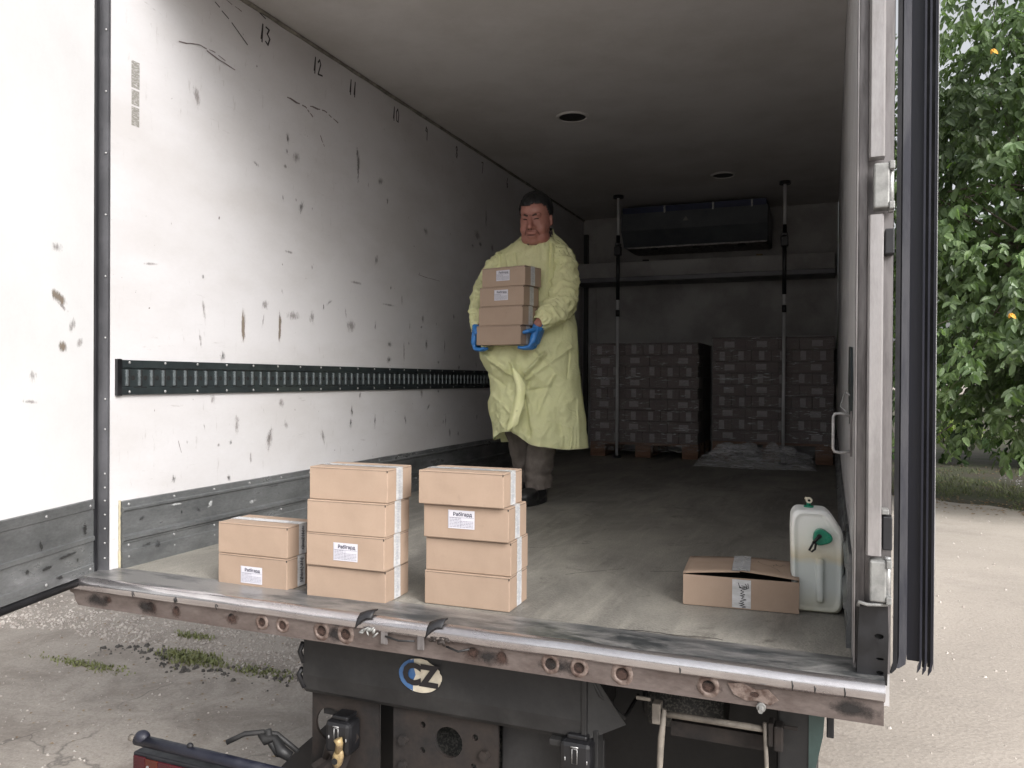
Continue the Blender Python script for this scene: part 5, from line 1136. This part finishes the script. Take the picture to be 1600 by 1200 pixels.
for k in range(NZ+1):
    s = k/NZ; z0 = .30+(1.515-.30)*s**.95
    for j in range(NT):
        th = 2*math.pi*j/NT; cs, sn = math.cos(th), math.sin(th)
        l, r_ = ip(LT, z0), ip(RT, z0); cx_ = (l+r_)/2; rx = (r_-l)/2
        x_ = cx_+rx*math.copysign(abs(cs)**.92, cs)
        zb = ip(HEM, x_); z = zb+(z0-.30)*(1.515-zb)/(1.515-.30) if sn < .3 else z0+.03
        if z0 > 1.40:                                            # neckline: low in front, high behind
            f = (z0-1.40)/.115; top = 1.455+.055*min(1, (abs(x_+1.615)/.09)**1.3) if sn < .15 else 1.52; z = z+(top-1.515)*f**1.5
        ry = ip(YF, z0) if sn < 0 else ip(YB, z0)
        low = max(0, (1.0-z0)/.7)
        w_ = 1+low*.045*math.sin(th*9+1.2*math.sin(z0*5))+low*.03*math.sin(th*17+z0*4)
        y_ = 2.150+.015*0+ry*sn*w_
        if sn < .25:
            kq = 4.29/(4.29-ry*abs(sn)); fd = folds(-.054+(x_+.054)*kq, .7+(z-.7)*kq)*min(1, (.25-sn)*2); y_ -= fd
            y_ -= .012*noise.noise(Vector((x_*9, z*6, 2)))+.011*max(0, 1-4*abs(noise.noise(Vector((x_*8+z*2, z*3.2-x_*3, 5)))))*(.3+low)+.0045*max(0, 1-5*abs(noise.noise(Vector((x_*17-z*5, z*10+x_*6, 9)))))+.004*noise.noise(Vector((x_*40, z*30, 5)))
            # cloth caught by the boxes and pushed outward below them
            y_ -= .05*math.exp(-((z-.80)/.09)**2)*math.exp(-((x_+1.80)/.16)**2)
        x_ += low*.006*noise.noise(Vector((z*12, th, 1)))+.003*noise.noise(Vector((z*25, th*2, 7)))
        vs.append((x_, y_, z))
fs = [(k*NT+j, k*NT+(j+1) % NT, (k+1)*NT+(j+1) % NT, (k+1)*NT+j) for k in range(NZ) for j in range(NT)]
GM = MB().add(vs, fs, True); neck = [vs[NZ*NT+j] for j in range(NT)]
G = GM.build('gown', M['gown'], P)
MB().tube([Vector(neck[j % NT])+Vector((0, -.001, .002)) for j in range(0, NT+4, 4)], .0042, 6).build('neck_binding', M['gown'], G)
def sleeve(path, radii, seed, name='sleeve'):
    pts = [Vector(p_) for p_ in path]; N_, K_ = 140, 80; out = []; up = Vector((0, -1, .2)).normalized()
    ln = [0]
    for i in range(1, len(pts)): ln.append(ln[-1]+(pts[i]-pts[i-1]).length)
    for i in range(N_+1):
        t_ = ln[-1]*i/N_; P0 = Vector([float(np.interp(t_, ln, [p_[a] for p_ in pts])) for a in range(3)])
        t2 = min(ln[-1], t_+.02); t1 = max(0, t_-.02); d_ = Vector([float(np.interp(t2, ln, [p_[a] for p_ in pts])-np.interp(t1, ln, [p_[a] for p_ in pts])) for a in range(3)]).normalized()
        a = d_.cross(up).normalized(); u_ = a.cross(d_).normalized(); rr = float(np.interp(t_, ln, radii))
        for j in range(K_):
            th = 2*math.pi*j/K_; v_ = a*math.cos(th)+u_*math.sin(th); q = P0+v_*rr
            w_ = .010*noise.noise(Vector((q.x*13+seed, q.y*13, q.z*17)))+.009*max(0, 1-4*abs(noise.noise(Vector((q.x*13+q.z*9, q.y*13+seed, q.z*15-q.x*8)))))-.004+.004*max(0, 1-5*abs(noise.noise(Vector((q.x*22-q.z*12, q.y*20+seed, q.z*22)))))
            w_ += .006*noise.noise(Vector((q.x*45, q.y*45, q.z*40+seed)))
            e = (ln[-1]-t_); w_ += .006*math.sin(th*11+seed)*math.exp(-(e/.03)**2)*(e > .012)
            out.append(q+v_*w_*min(1, rr/.06))
    return MB().add(out, [(i*K_+j, i*K_+(j+1) % K_, (i+1)*K_+(j+1) % K_, (i+1)*K_+j) for i in range(N_) for j in range(K_)], True).build(name, M['gown'], P)
sleeve([(-1.545, 2.155, 1.425), (-1.478, 2.15, 1.385), (-1.445, 2.12, 1.30), (-1.432, 2.085, 1.20), (-1.432, 2.05, 1.11), (-1.452, 1.99, 1.065), (-1.480, 1.945, 1.030), (-1.502, 1.915, 1.008), (-1.512, 1.90, 1.000)], [.070, .080, .086, .086, .082, .076, .068, .052, .036], 3)
sleeve([(-1.72, 2.155, 1.425), (-1.80, 2.15, 1.375), (-1.865, 2.11, 1.29), (-1.895, 2.07, 1.19), (-1.902, 2.03, 1.10), (-1.895, 1.99, 1.03), (-1.880, 1.94, .985), (-1.872, 1.92, .972)], [.066, .080, .080, .078, .072, .062, .046, .036], 8)
# doubled strip of cloth folded over at the front, more yellow where two layers overlap
fv = np.array([v for v in vs if v[1] < 2.15])
def gy(x_, z): k_ = np.argsort((fv[:, 0]-x_)**2+(fv[:, 2]-z)**2)[:60]; return float(np.percentile(fv[k_, 1], 8))
FPg = [(-1.674, -1.660, .760), (-1.668, -1.622, .715), (-1.658, -1.606, .670), (-1.662, -1.606, .620), (-1.684, -1.612, .560), (-1.697, -1.624, .505), (-1.706, -1.640, .455), (-1.714, -1.690, .420)]
mb = MB(); vf = []
for i, (a, b_, z) in enumerate(FPg):
    for k in range(6): f = k/5; x_ = a+(b_-a)*f; vf.append((x_, gy(x_, z)-.006-.008*math.sin(math.pi*f)**.7, z))
mb.add(vf, [(i*6+k, i*6+k+1, (i+1)*6+k+1, (i+1)*6+k) for i in range(len(FPg)-1) for k in range(5)], True)
M['gown2'] = mat('doubled_gown_cloth', (.84, .85, .45), (.90, .90, .53), rough=.75, scale=9, bs=30, bst=.3, bd=.01, fine=.05)
mb.build('folded_strip', M['gown2'], G, fix=False)
# white coat showing through the gown
def ringed(lo, hi, fx, m, name, par, n=48, K=18):
    vs = []
    for k in range(K+1):
        for j in range(n):
            th = 2*math.pi*j/n; vs.append(fx(lo, hi, k/K, th))
    return MB().add(vs, [(k*n+j, k*n+(j+1) % n, (k+1)*n+(j+1) % n, (k+1)*n+j) for k in range(K) for j in range(n)], True).build(name, m, par)
def coatf(lo, hi, s, th):
    x_ = -1.62+.200*math.cos(th); zb = .52-.07*math.cos((x_+1.55)*11) if x_ > -1.69 else .545+.1*(-1.69-x_)
    z = zb+(hi-zb)*s; return (x_-.01*(1-s)*0, 2.155+.118*math.sin(th), z)
ringed(.5, 1.15, coatf, M['coat'], 'coat', P)
# shirt collar
mb = MB(); vs = []
for k in range(5):
    for j in range(32):
        th = 2*math.pi*j/32; z = 1.430+.020*k+.045*(.5+.5*math.sin(th))*(k/4)+.02*(math.sin(th)+1)*.5; rr = .096-.001*k
        vs.append((-1.612+rr*math.cos(th)*.98, 2.146+rr*.90*math.sin(th), z))
MB().add(vs, [(k*32+j, k*32+(j+1) % 32, (k+1)*32+(j+1) % 32, (k+1)*32+j) for k in range(4) for j in range(32) if not 23 <= j <= 24], True).build('shirt_collar', M['collar'], P, fix=False)
# trousers, one mesh per leg, with creases gathered above the shoe
def leg(path, rad, seed):
    N_, K_ = 70, 40; out = []; ln = [p_[2] for p_ in path]
    for i in range(N_+1):
        z = path[0][2]+(path[-1][2]-path[0][2])*i/N_; cx_ = float(np.interp(z, ln, [p_[0] for p_ in path])); cy_ = float(np.interp(z, ln, [p_[1] for p_ in path])); rr = float(np.interp(z, ln, rad))
        for j in range(K_):
            th = 2*math.pi*j/K_; n_ = .010*(1-2*abs(noise.noise(Vector((math.cos(th)*1.6+seed, math.sin(th)*1.6+z*5, z*16)))))+.008*noise.noise(Vector((math.cos(th)+seed, z*7, math.sin(th))))
            n_ += .006*math.sin(z*95+th*1.5)*math.exp(-((z-.155)/.035)**2)
            out.append((cx_+(rr+n_)*math.cos(th), cy_+(rr*1.1+n_)*math.sin(th), z+.008*math.sin(th+seed)*(i == 0)))
    return MB().add(out, [(i*K_+j, i*K_+(j+1) % K_, (i+1)*K_+(j+1) % K_, (i+1)*K_+j) for i in range(N_) for j in range(K_)], True).build('trouser_leg', M['trouser'], P)
leg([(-1.594, 2.145, .082), (-1.592, 2.145, .16), (-1.580, 2.14, .26), (-1.563, 2.14, .36), (-1.55, 2.15, .6), (-1.545, 2.16, .86)], [.066, .066, .070, .078, .088, .10], 1)
leg([(-1.722, 2.30, .10), (-1.728, 2.28, .18), (-1.732, 2.25, .28), (-1.735, 2.22, .38), (-1.73, 2.18, .6), (-1.715, 2.16, .86)], [.062, .064, .070, .080, .09, .10], 5)
def shoe(x_, y_, rz, zb=0):
    mb = MB(); r = Matrix.Rotation(rz, 3, 'Z')
    o = Vector((x_, y_, zb))
    mb.ell(o+r @ Vector((0, -.105, .050)), (.054, .090, .048), 20, 12, r); mb.ell(o+r @ Vector((0, .02, .058)), (.046, .09, .052), 20, 12, r); mb.cap(o+Vector((0, .02, .06)), .052, o+Vector((0, .02, .115)), .050, 16)
    ob = [(.050*math.copysign(abs(math.cos(a))**.8, math.cos(a)), -.045+.150*math.sin(a)) for a in [2*math.pi*j/28 for j in range(28)]]
    mb.add([o+r @ Vector((a, b_, z)) for z in (0.001, .024) for a, b_ in ob], [tuple(range(28)), tuple(range(28, 56))]+[(j, (j+1) % 28, 28+(j+1) % 28, 28+j) for j in range(28)])
    return smooth_remesh(mb, 'shoe', M['shoe'], P, .005, 4)
shoe(-1.600, 2.13, R(-6)); shoe(-1.715, 2.29, R(4))
# gloved hands: palm, four fingers of different length, a thumb leaving the side of the palm
def chain(mb, pts, rs):
    for i in range(len(pts)-1): mb.cap(pts[i], rs[i], pts[i+1], rs[i+1], 12)
def hand(fr, palm, fingers, thumb, cuff):
    """fr maps hand space to the world; each finger is a list of joints"""
    mb = MB()
    for (a, ra, b_, rb) in palm: mb.cap(fr(a), ra, fr(b_), rb, 14)
    for f, r_ in fingers: chain(mb, [fr(p_) for p_ in f], r_)
    chain(mb, [fr(p_) for p_ in thumb[0]], thumb[1])
    mb.tube([fr(p_) for p_ in cuff[0]], cuff[1], 18)
    return smooth_remesh(mb, 'glove', M['glove'], P, .0026, 3)
# his left hand (right in view): palm on the end of the lowest box, fingers under it, thumb forward on its front corner
def palmcaps(xs_, y0, z0, y1, z1, r_): return [((xs_, y0+(y1-y0)*0, z0), r_, (xs_, y1, z1), r_)]
fid = lambda p_: Vector(p_)
X0 = -1.552
palm = [((X0+.030, 1.905, .985), .024, (X0+.020, 1.872, .905), .019), ((X0+.032, 1.925, .982), .024, (X0+.020, 1.893, .900), .019), ((X0+.034, 1.945, .978), .023, (X0+.022, 1.914, .900), .018), ((X0+.034, 1.962, .970), .020, (X0+.022, 1.934, .902), .016), ((X0+.030, 1.915, .975), .024, (X0+.024, 1.93, .93), .022)]
fing = [([(X0+.018, 1.868, .905), (X0+.006, 1.855, .874), (X0-.028, 1.852, .868), (X0-.052, 1.852, .872)], [.0115, .0105, .0098, .0085]),
        ([(X0+.020, 1.890, .900), (X0+.006, 1.880, .868), (X0-.034, 1.877, .866), (X0-.062, 1.876, .871)], [.0115, .0108, .0100, .0085]),
        ([(X0+.020, 1.912, .900), (X0+.006, 1.904, .868), (X0-.032, 1.902, .866), (X0-.056, 1.902, .871)], [.0112, .0104, .0096, .0082]),
        ([(X0+.022, 1.934, .902), (X0+.010, 1.928, .874), (X0-.020, 1.927, .868), (X0-.038, 1.927, .872)], [.010, .0094, .0088, .0075])]
thumb = ([(X0+.026, 1.905, .968), (X0+.022, 1.872, .962), (X0+.004, 1.846, .956), (X0-.018, 1.838, .950)], [.017, .0140, .0118, .0098])
cuff = ([(X0+.030, 1.915, .965), (X0+.040, 1.918, .990), (X0+.044, 1.915, 1.004)], [.030, .029, .032])
hand(fid, palm, fing, thumb, cuff)
# his right hand (left in view): seen edge-on at the far end of the lowest box, fingertips curling under
X1 = -1.868
palm = [((X1-.012, 1.900, .985), .019, (X1-.020, 1.893, .900), .016), ((X1-.012, 1.922, .985), .022, (X1-.020, 1.918, .895), .018), ((X1-.012, 1.945, .982), .020, (X1-.020, 1.940, .897), .017)]
fing = [([(X1-.022, 1.892, .900), (X1-.012, 1.888, .868), (X1+.020, 1.885, .862), (X1+.045, 1.884, .868)], [.0112, .0104, .0096, .0085]),
        ([(X1-.022, 1.912, .897), (X1-.012, 1.910, .864), (X1+.024, 1.908, .861), (X1+.052, 1.907, .868)], [.0115, .0106, .0098, .0085]),
        ([(X1-.022, 1.934, .896), (X1-.012, 1.932, .864), (X1+.022, 1.930, .861), (X1+.046, 1.930, .868)], [.0110, .0102, .0095, .0082]),
        ([(X1-.020, 1.955, .900), (X1-.010, 1.954, .870), (X1+.014, 1.953, .863), (X1+.030, 1.953, .869)], [.010, .0092, .0086, .0075])]
thumb = ([(X1-.006, 1.905, .985), (X1-.014, 1.888, .990), (X1-.006, 1.878, .972), (X1+.004, 1.872, .952)], [.016, .0130, .0125, .0100])
cuff = ([(X1-.010, 1.922, .965), (X1-.006, 1.925, .985), (X1-.004, 1.925, .998)], [.026, .028, .031])
hand(fid, palm, fing, thumb, cuff)

# ------------------------------------------------------------------ trees beyond the yard
def leafmat(name, cols):
    m, t, b = base(name)
    oi = t.nodes.new('ShaderNodeNewGeometry'); c = ramp(t, oi.outputs['Random Per Island'], [(i/(len(cols)-1), c_) for i, c_ in enumerate(cols)])
    ob = t.nodes.new('ShaderNodeObjectInfo'); c2 = ramp(t, ob.outputs['Random'], [(i/(len(cols)-1), c_) for i, c_ in enumerate(cols)])
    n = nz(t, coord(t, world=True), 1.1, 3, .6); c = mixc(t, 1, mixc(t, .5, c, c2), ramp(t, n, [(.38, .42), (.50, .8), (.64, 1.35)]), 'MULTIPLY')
    t.links.new(c, b.inputs['Base Color']); b.inputs['Roughness'].default_value = .42
    tl = t.nodes.new('ShaderNodeBsdfTranslucent'); t.links.new(mixc(t, 1, c, (1.3, 1.6, .5), 'MULTIPLY'), tl.inputs[0])
    ms = t.nodes.new('ShaderNodeMixShader'); ms.inputs[0].default_value = .33
    t.links.new(b.outputs[0], ms.inputs[1]); t.links.new(tl.outputs[0], ms.inputs[2]); t.links.new(ms.outputs[0], t.nodes['Material Output'].inputs[0]); return m
M['leaf'] = leafmat('broad_green_leaf', [(.062, .100, .048), (.095, .145, .068), (.13, .19, .09), (.20, .27, .12)])
M['leaf2'] = leafmat('far_leaf', [(.04, .08, .025), (.07, .12, .04), (.09, .15, .045)])
M['leafy'] = flat('yellow_leaf', (.55, .27, .02), .6); M['limey'] = leafmat('bright_shrub_leaf', [(.16, .22, .04), (.26, .32, .07), (.3, .36, .1)])
M['bark'] = mat('tree_bark', (.12, .10, .08), (.06, .05, .04), rough=.9, scale=9, stretch=(3, 3, .6), bs=40, bst=.5)
LV = [(0, 0, 0), (.30, .16, .05), (.33, .5, .03), (.18, .82, -.03), (0, 1, -.10), (-.18, .82, -.03), (-.33, .5, .03), (-.30, .16, .05), (0, .5, -.04)]
LF = [(0, 1, 2, 8), (8, 2, 3, 4), (0, 8, 6, 7), (8, 4, 5, 6)]
def leafv(p_, d_, nrm, l):
    d_ = d_.normalized(); s = d_.cross(nrm).normalized(); n_ = s.cross(d_)
    return [p_+s*(a*l*.8)+d_*(b_*l)+n_*(c_*l*1.2) for a, b_, c_ in LV]
def sprays(cx, cy, cz, rx, ry, rz, nsp, seed, ll, drop=.7, shell=.55, low=None):
    """twigs of drooping leaves spread through an uneven crown volume"""
    r = random.Random(seed); out = []; tw = []
    while len(tw) < nsp:
        v = Vector((r.gauss(0, 1), r.gauss(0, 1), r.gauss(0, 1))).normalized(); q = shell+(1-shell)*r.random() if r.random() < .8 else r.random()
        lump = 1+.22*noise.noise(v*2.3+Vector((seed, 0, 0)))+.10*noise.noise(v*6)
        p_ = Vector((cx+v.x*rx*q*lump, cy+v.y*ry*q*lump, cz+v.z*rz*q*lump))
        if noise.noise(p_*1.15+Vector((seed, 3, 1))) < -.20: continue          # gaps
        if low is not None and p_.z < low(p_.x, p_.y, r): continue
        tw.append(p_)
        d_ = Vector((v.x+r.gauss(0, .5), v.y+r.gauss(0, .5), -.25+r.gauss(0, .35))).normalized(); m = r.randint(5, 9); L_ = ll*r.uniform(1.6, 3.0)
        for k in range(m):
            f = (k+1)/m; b_ = p_+d_*L_*f+Vector((0, 0, -.25*L_*f*f)); sd = d_.cross(Vector((0, 0, 1)))*(1 if k % 2 else -1)
            ld = (sd*r.uniform(.3, .9)+d_*.4+Vector((r.gauss(0, .25), r.gauss(0, .25), -drop*r.uniform(.3, 1.5)))).normalized()
            nn = (Vector((0, 0, .8))+v*.9+Vector((r.gauss(0, .4), r.gauss(0, .4), r.gauss(0, .4)))).normalized(); out.append((b_, ld, nn, ll*r.uniform(.5, 1.3)))
    return out, tw
def tree(name, label, tx, ty, cx, cy, cz, rx, ry, rz, nsp, seed, ll, m, single=0, low=None, trunk_r=.16, group=None):
    gz_ = vz(tx, ty) if -1 < tx < 14 and 2 < ty < 26 else GZ-.03
    t = thing(name, label, 'tree', (tx, ty, gz_), 0, group); out, tw = sprays(cx, cy, cz, rx, ry, rz, nsp, seed, ll, low=low)
    r = random.Random(seed); tp = Vector((cx, cy, cz+rz*.25)); b0 = Vector((tx, ty, gz_-.05)); mid = b0.lerp(tp, .45)+Vector((r.uniform(-.15, .15), r.uniform(-.1, .1), 0))
    MB().tube([b0, b0.lerp(mid, .5), mid, tp], [trunk_r*1.25, trunk_r, trunk_r*.7, trunk_r*.25], 10).build('trunk', M['bark'], t)
    mb = MB()
    for k in range(26):
        e = tw[r.randrange(len(tw))]; f = r.uniform(.3, .95); s = b0.lerp(tp, f); md_ = s.lerp(e, .5)+Vector((0, 0, r.uniform(0, .3)))
        mb.tube([s, md_, e, e+(e-md_)*.3], [trunk_r*.32*(1.2-f), trunk_r*.2*(1.2-f)+.006, .008, .003], 6)
    for e in r.sample(tw, min(len(tw), 240)): 
        d_ = (Vector((cx, cy, cz-.6))-e).normalized(); mb.tube([e-d_*.15, e+d_*.2, e+d_*.5+Vector((0, 0, -.05))], [.002, .004, .006], 4)
    mb.build('limbs', M['bark'], t)
    singles = []
    if single:
        # the leaves that show largest: facing the yard, between the truck door and the frame's right edge
        def key(o_): p_ = o_[0]; v_ = p_-CAMPOS; dep = v_.dot(_f2); u_ = 800+1253*v_.dot(_r3)/dep; w2 = 600-1253*v_.dot(_u3)/dep; return (dep-9*o_[3]) if 1455 < u_ < 1610 and -10 < w2 < 760 else 1e9
        ks = sorted(range(len(out)), key=lambda i: key(out[i]))[:single]; S_ = set(ks); singles = [out[i] for i in ks]; out = [o_ for i, o_ in enumerate(out) if i not in S_]
    vs = []; fs = []
    for (p_, d_, nn, l) in out: k = len(vs); vs += leafv(p_, d_, nn, l); fs += [tuple(k+i for i in f) for f in LF]
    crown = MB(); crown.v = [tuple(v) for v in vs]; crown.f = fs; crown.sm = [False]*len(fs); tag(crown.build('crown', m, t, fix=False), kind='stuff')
    if singles:
        me = bpy.data.meshes.new('leaf'); me.from_pydata([(a*.8, b_, c_*1.2) for a, b_, c_ in LV], [], LF); me.materials.append(m)
        for (p_, d_, nn, l) in singles:
            o = bpy.data.objects.new('leaf', me); C.objects.link(o); o.parent = t; s = d_.cross(nn).normalized(); n_ = s.cross(d_).normalized()
            o.matrix_local = Matrix.Translation(p_-OFF[t.name]) @ Matrix(((s.x, d_.x, n_.x, 0), (s.y, d_.y, n_.y, 0), (s.z, d_.z, n_.z, 0), (0, 0, 0, 1))) @ Matrix.Diagonal((l, l, l, 1))
    return t
lowf = lambda x_, y_, r: -.22+.25*noise.noise(Vector((x_*1.4, y_*1.4, 0)))+.25*max(0, y_-11)
T1 = tree('broadleaf_tree', 'large broadleaf tree with hanging leafy branches beside the truck', 3.7, 11.6, 3.0, 10.6, 3.1, 2.9, 2.0, 3.8, 6000, 4, .125, M['leaf'], 300, lowf, .15)
for (px_, py_, pz_) in ((1.56, 8.3, 4.25), (1.93, 8.5, 1.42)):
    pass
for i, (a, b_, c_) in enumerate(((1.579, 8.1, 4.39), (1.774, 8.1, 1.455))):
    q = Vector((a, b_, c_)); vs = leafv(q, Vector((.6, 0, -.5)), Vector((.2, -1, .4)), .085)+leafv(q+Vector((.01, 0, .005)), Vector((-.2, 0, -.6)), Vector((-.2, -1, .3)), .06)
    MB().add(vs, LF+[tuple(9+k for k in f) for f in LF]).build('yellow_leaf', M['leafy'], T1, fix=False)['label'] = 'yellowed leaf high in the crown' if i == 0 else 'yellowed leaf low in the crown'
tree('background_tree', 'darker tree further back behind the large one', 4.4, 17.5, 4.2, 17.2, 3.0, 4.0, 2.0, 4.6, 2300, 9, .2, M['leaf2'], 0, None, .2, 'trees farther back')
tree('background_tree', 'dense tree far back at the right edge of the picture', 9.5, 16.5, 9.0, 16.0, 3.2, 3.4, 2.4, 4.0, 1500, 12, .2, M['leaf2'], 0, None, .2, 'trees farther back')
# bright shrub and a pale boulder far under the crown
S_ = thing('shrub', 'bright yellow-green shrub far away beneath the tree canopy', 'shrub', (2.95, 23.5, vz(2.95, 23.5)))
out, tw = sprays(2.95, 23.5, GZ+.45, .8, .5, .42, 170, 5, .14)
vs = []; fs = []
for (p_, d_, nn, l) in out: k = len(vs); vs += leafv(p_, d_, nn, l); fs += [tuple(k+i for i in f) for f in LF]
tag(MB().add(vs, fs).build('foliage', M['limey'], S_, fix=False), kind='stuff')
MB().tube([(2.95, 23.5, GZ-.1), (2.9, 23.5, GZ+.4)], [.03, .015], 6).build('stem', M['bark'], S_)
M['rock'] = mat('pale_boulder', (.42, .42, .44), (.30, .30, .32), rough=.9, scale=3, bs=30, bst=.4)
mb = MB(); mb.ell((4.45, 19.5, GZ+.12), (.62, .5, .33), 20, 12)
mb.v = [tuple(Vector(v)+Vector((1, 1, 1))*.07*noise.noise(Vector(v)*3)) for v in mb.v]
tag(mb.build('boulder', M['rock']), 'pale grey boulder lying on the verge under the tree', 'boulder')
# small white flowers in the verge
mb = MB(); r = random.Random(6)
for i in range(46):
    x_ = 2.95+r.gauss(0, .13); y_ = 13.6+r.gauss(0, .35); z = vz(x_, y_)+.03+.04*r.random(); q = .012+.008*r.random()
    mb.add([(x_-q, y_, z), (x_, y_-q, z+.004), (x_+q, y_, z), (x_, y_+q*.6, z+.006)], [(0, 1, 2, 3)]); mb.add([(x_-.001, y_, z-.07), (x_+.001, y_, z-.07), (x_, y_, z)], [(0, 1, 2)])
tag(mb.build('flower_patch', M['white'], fix=False), 'small patch of white flowers in the verge grass', 'flowers', kind='stuff')
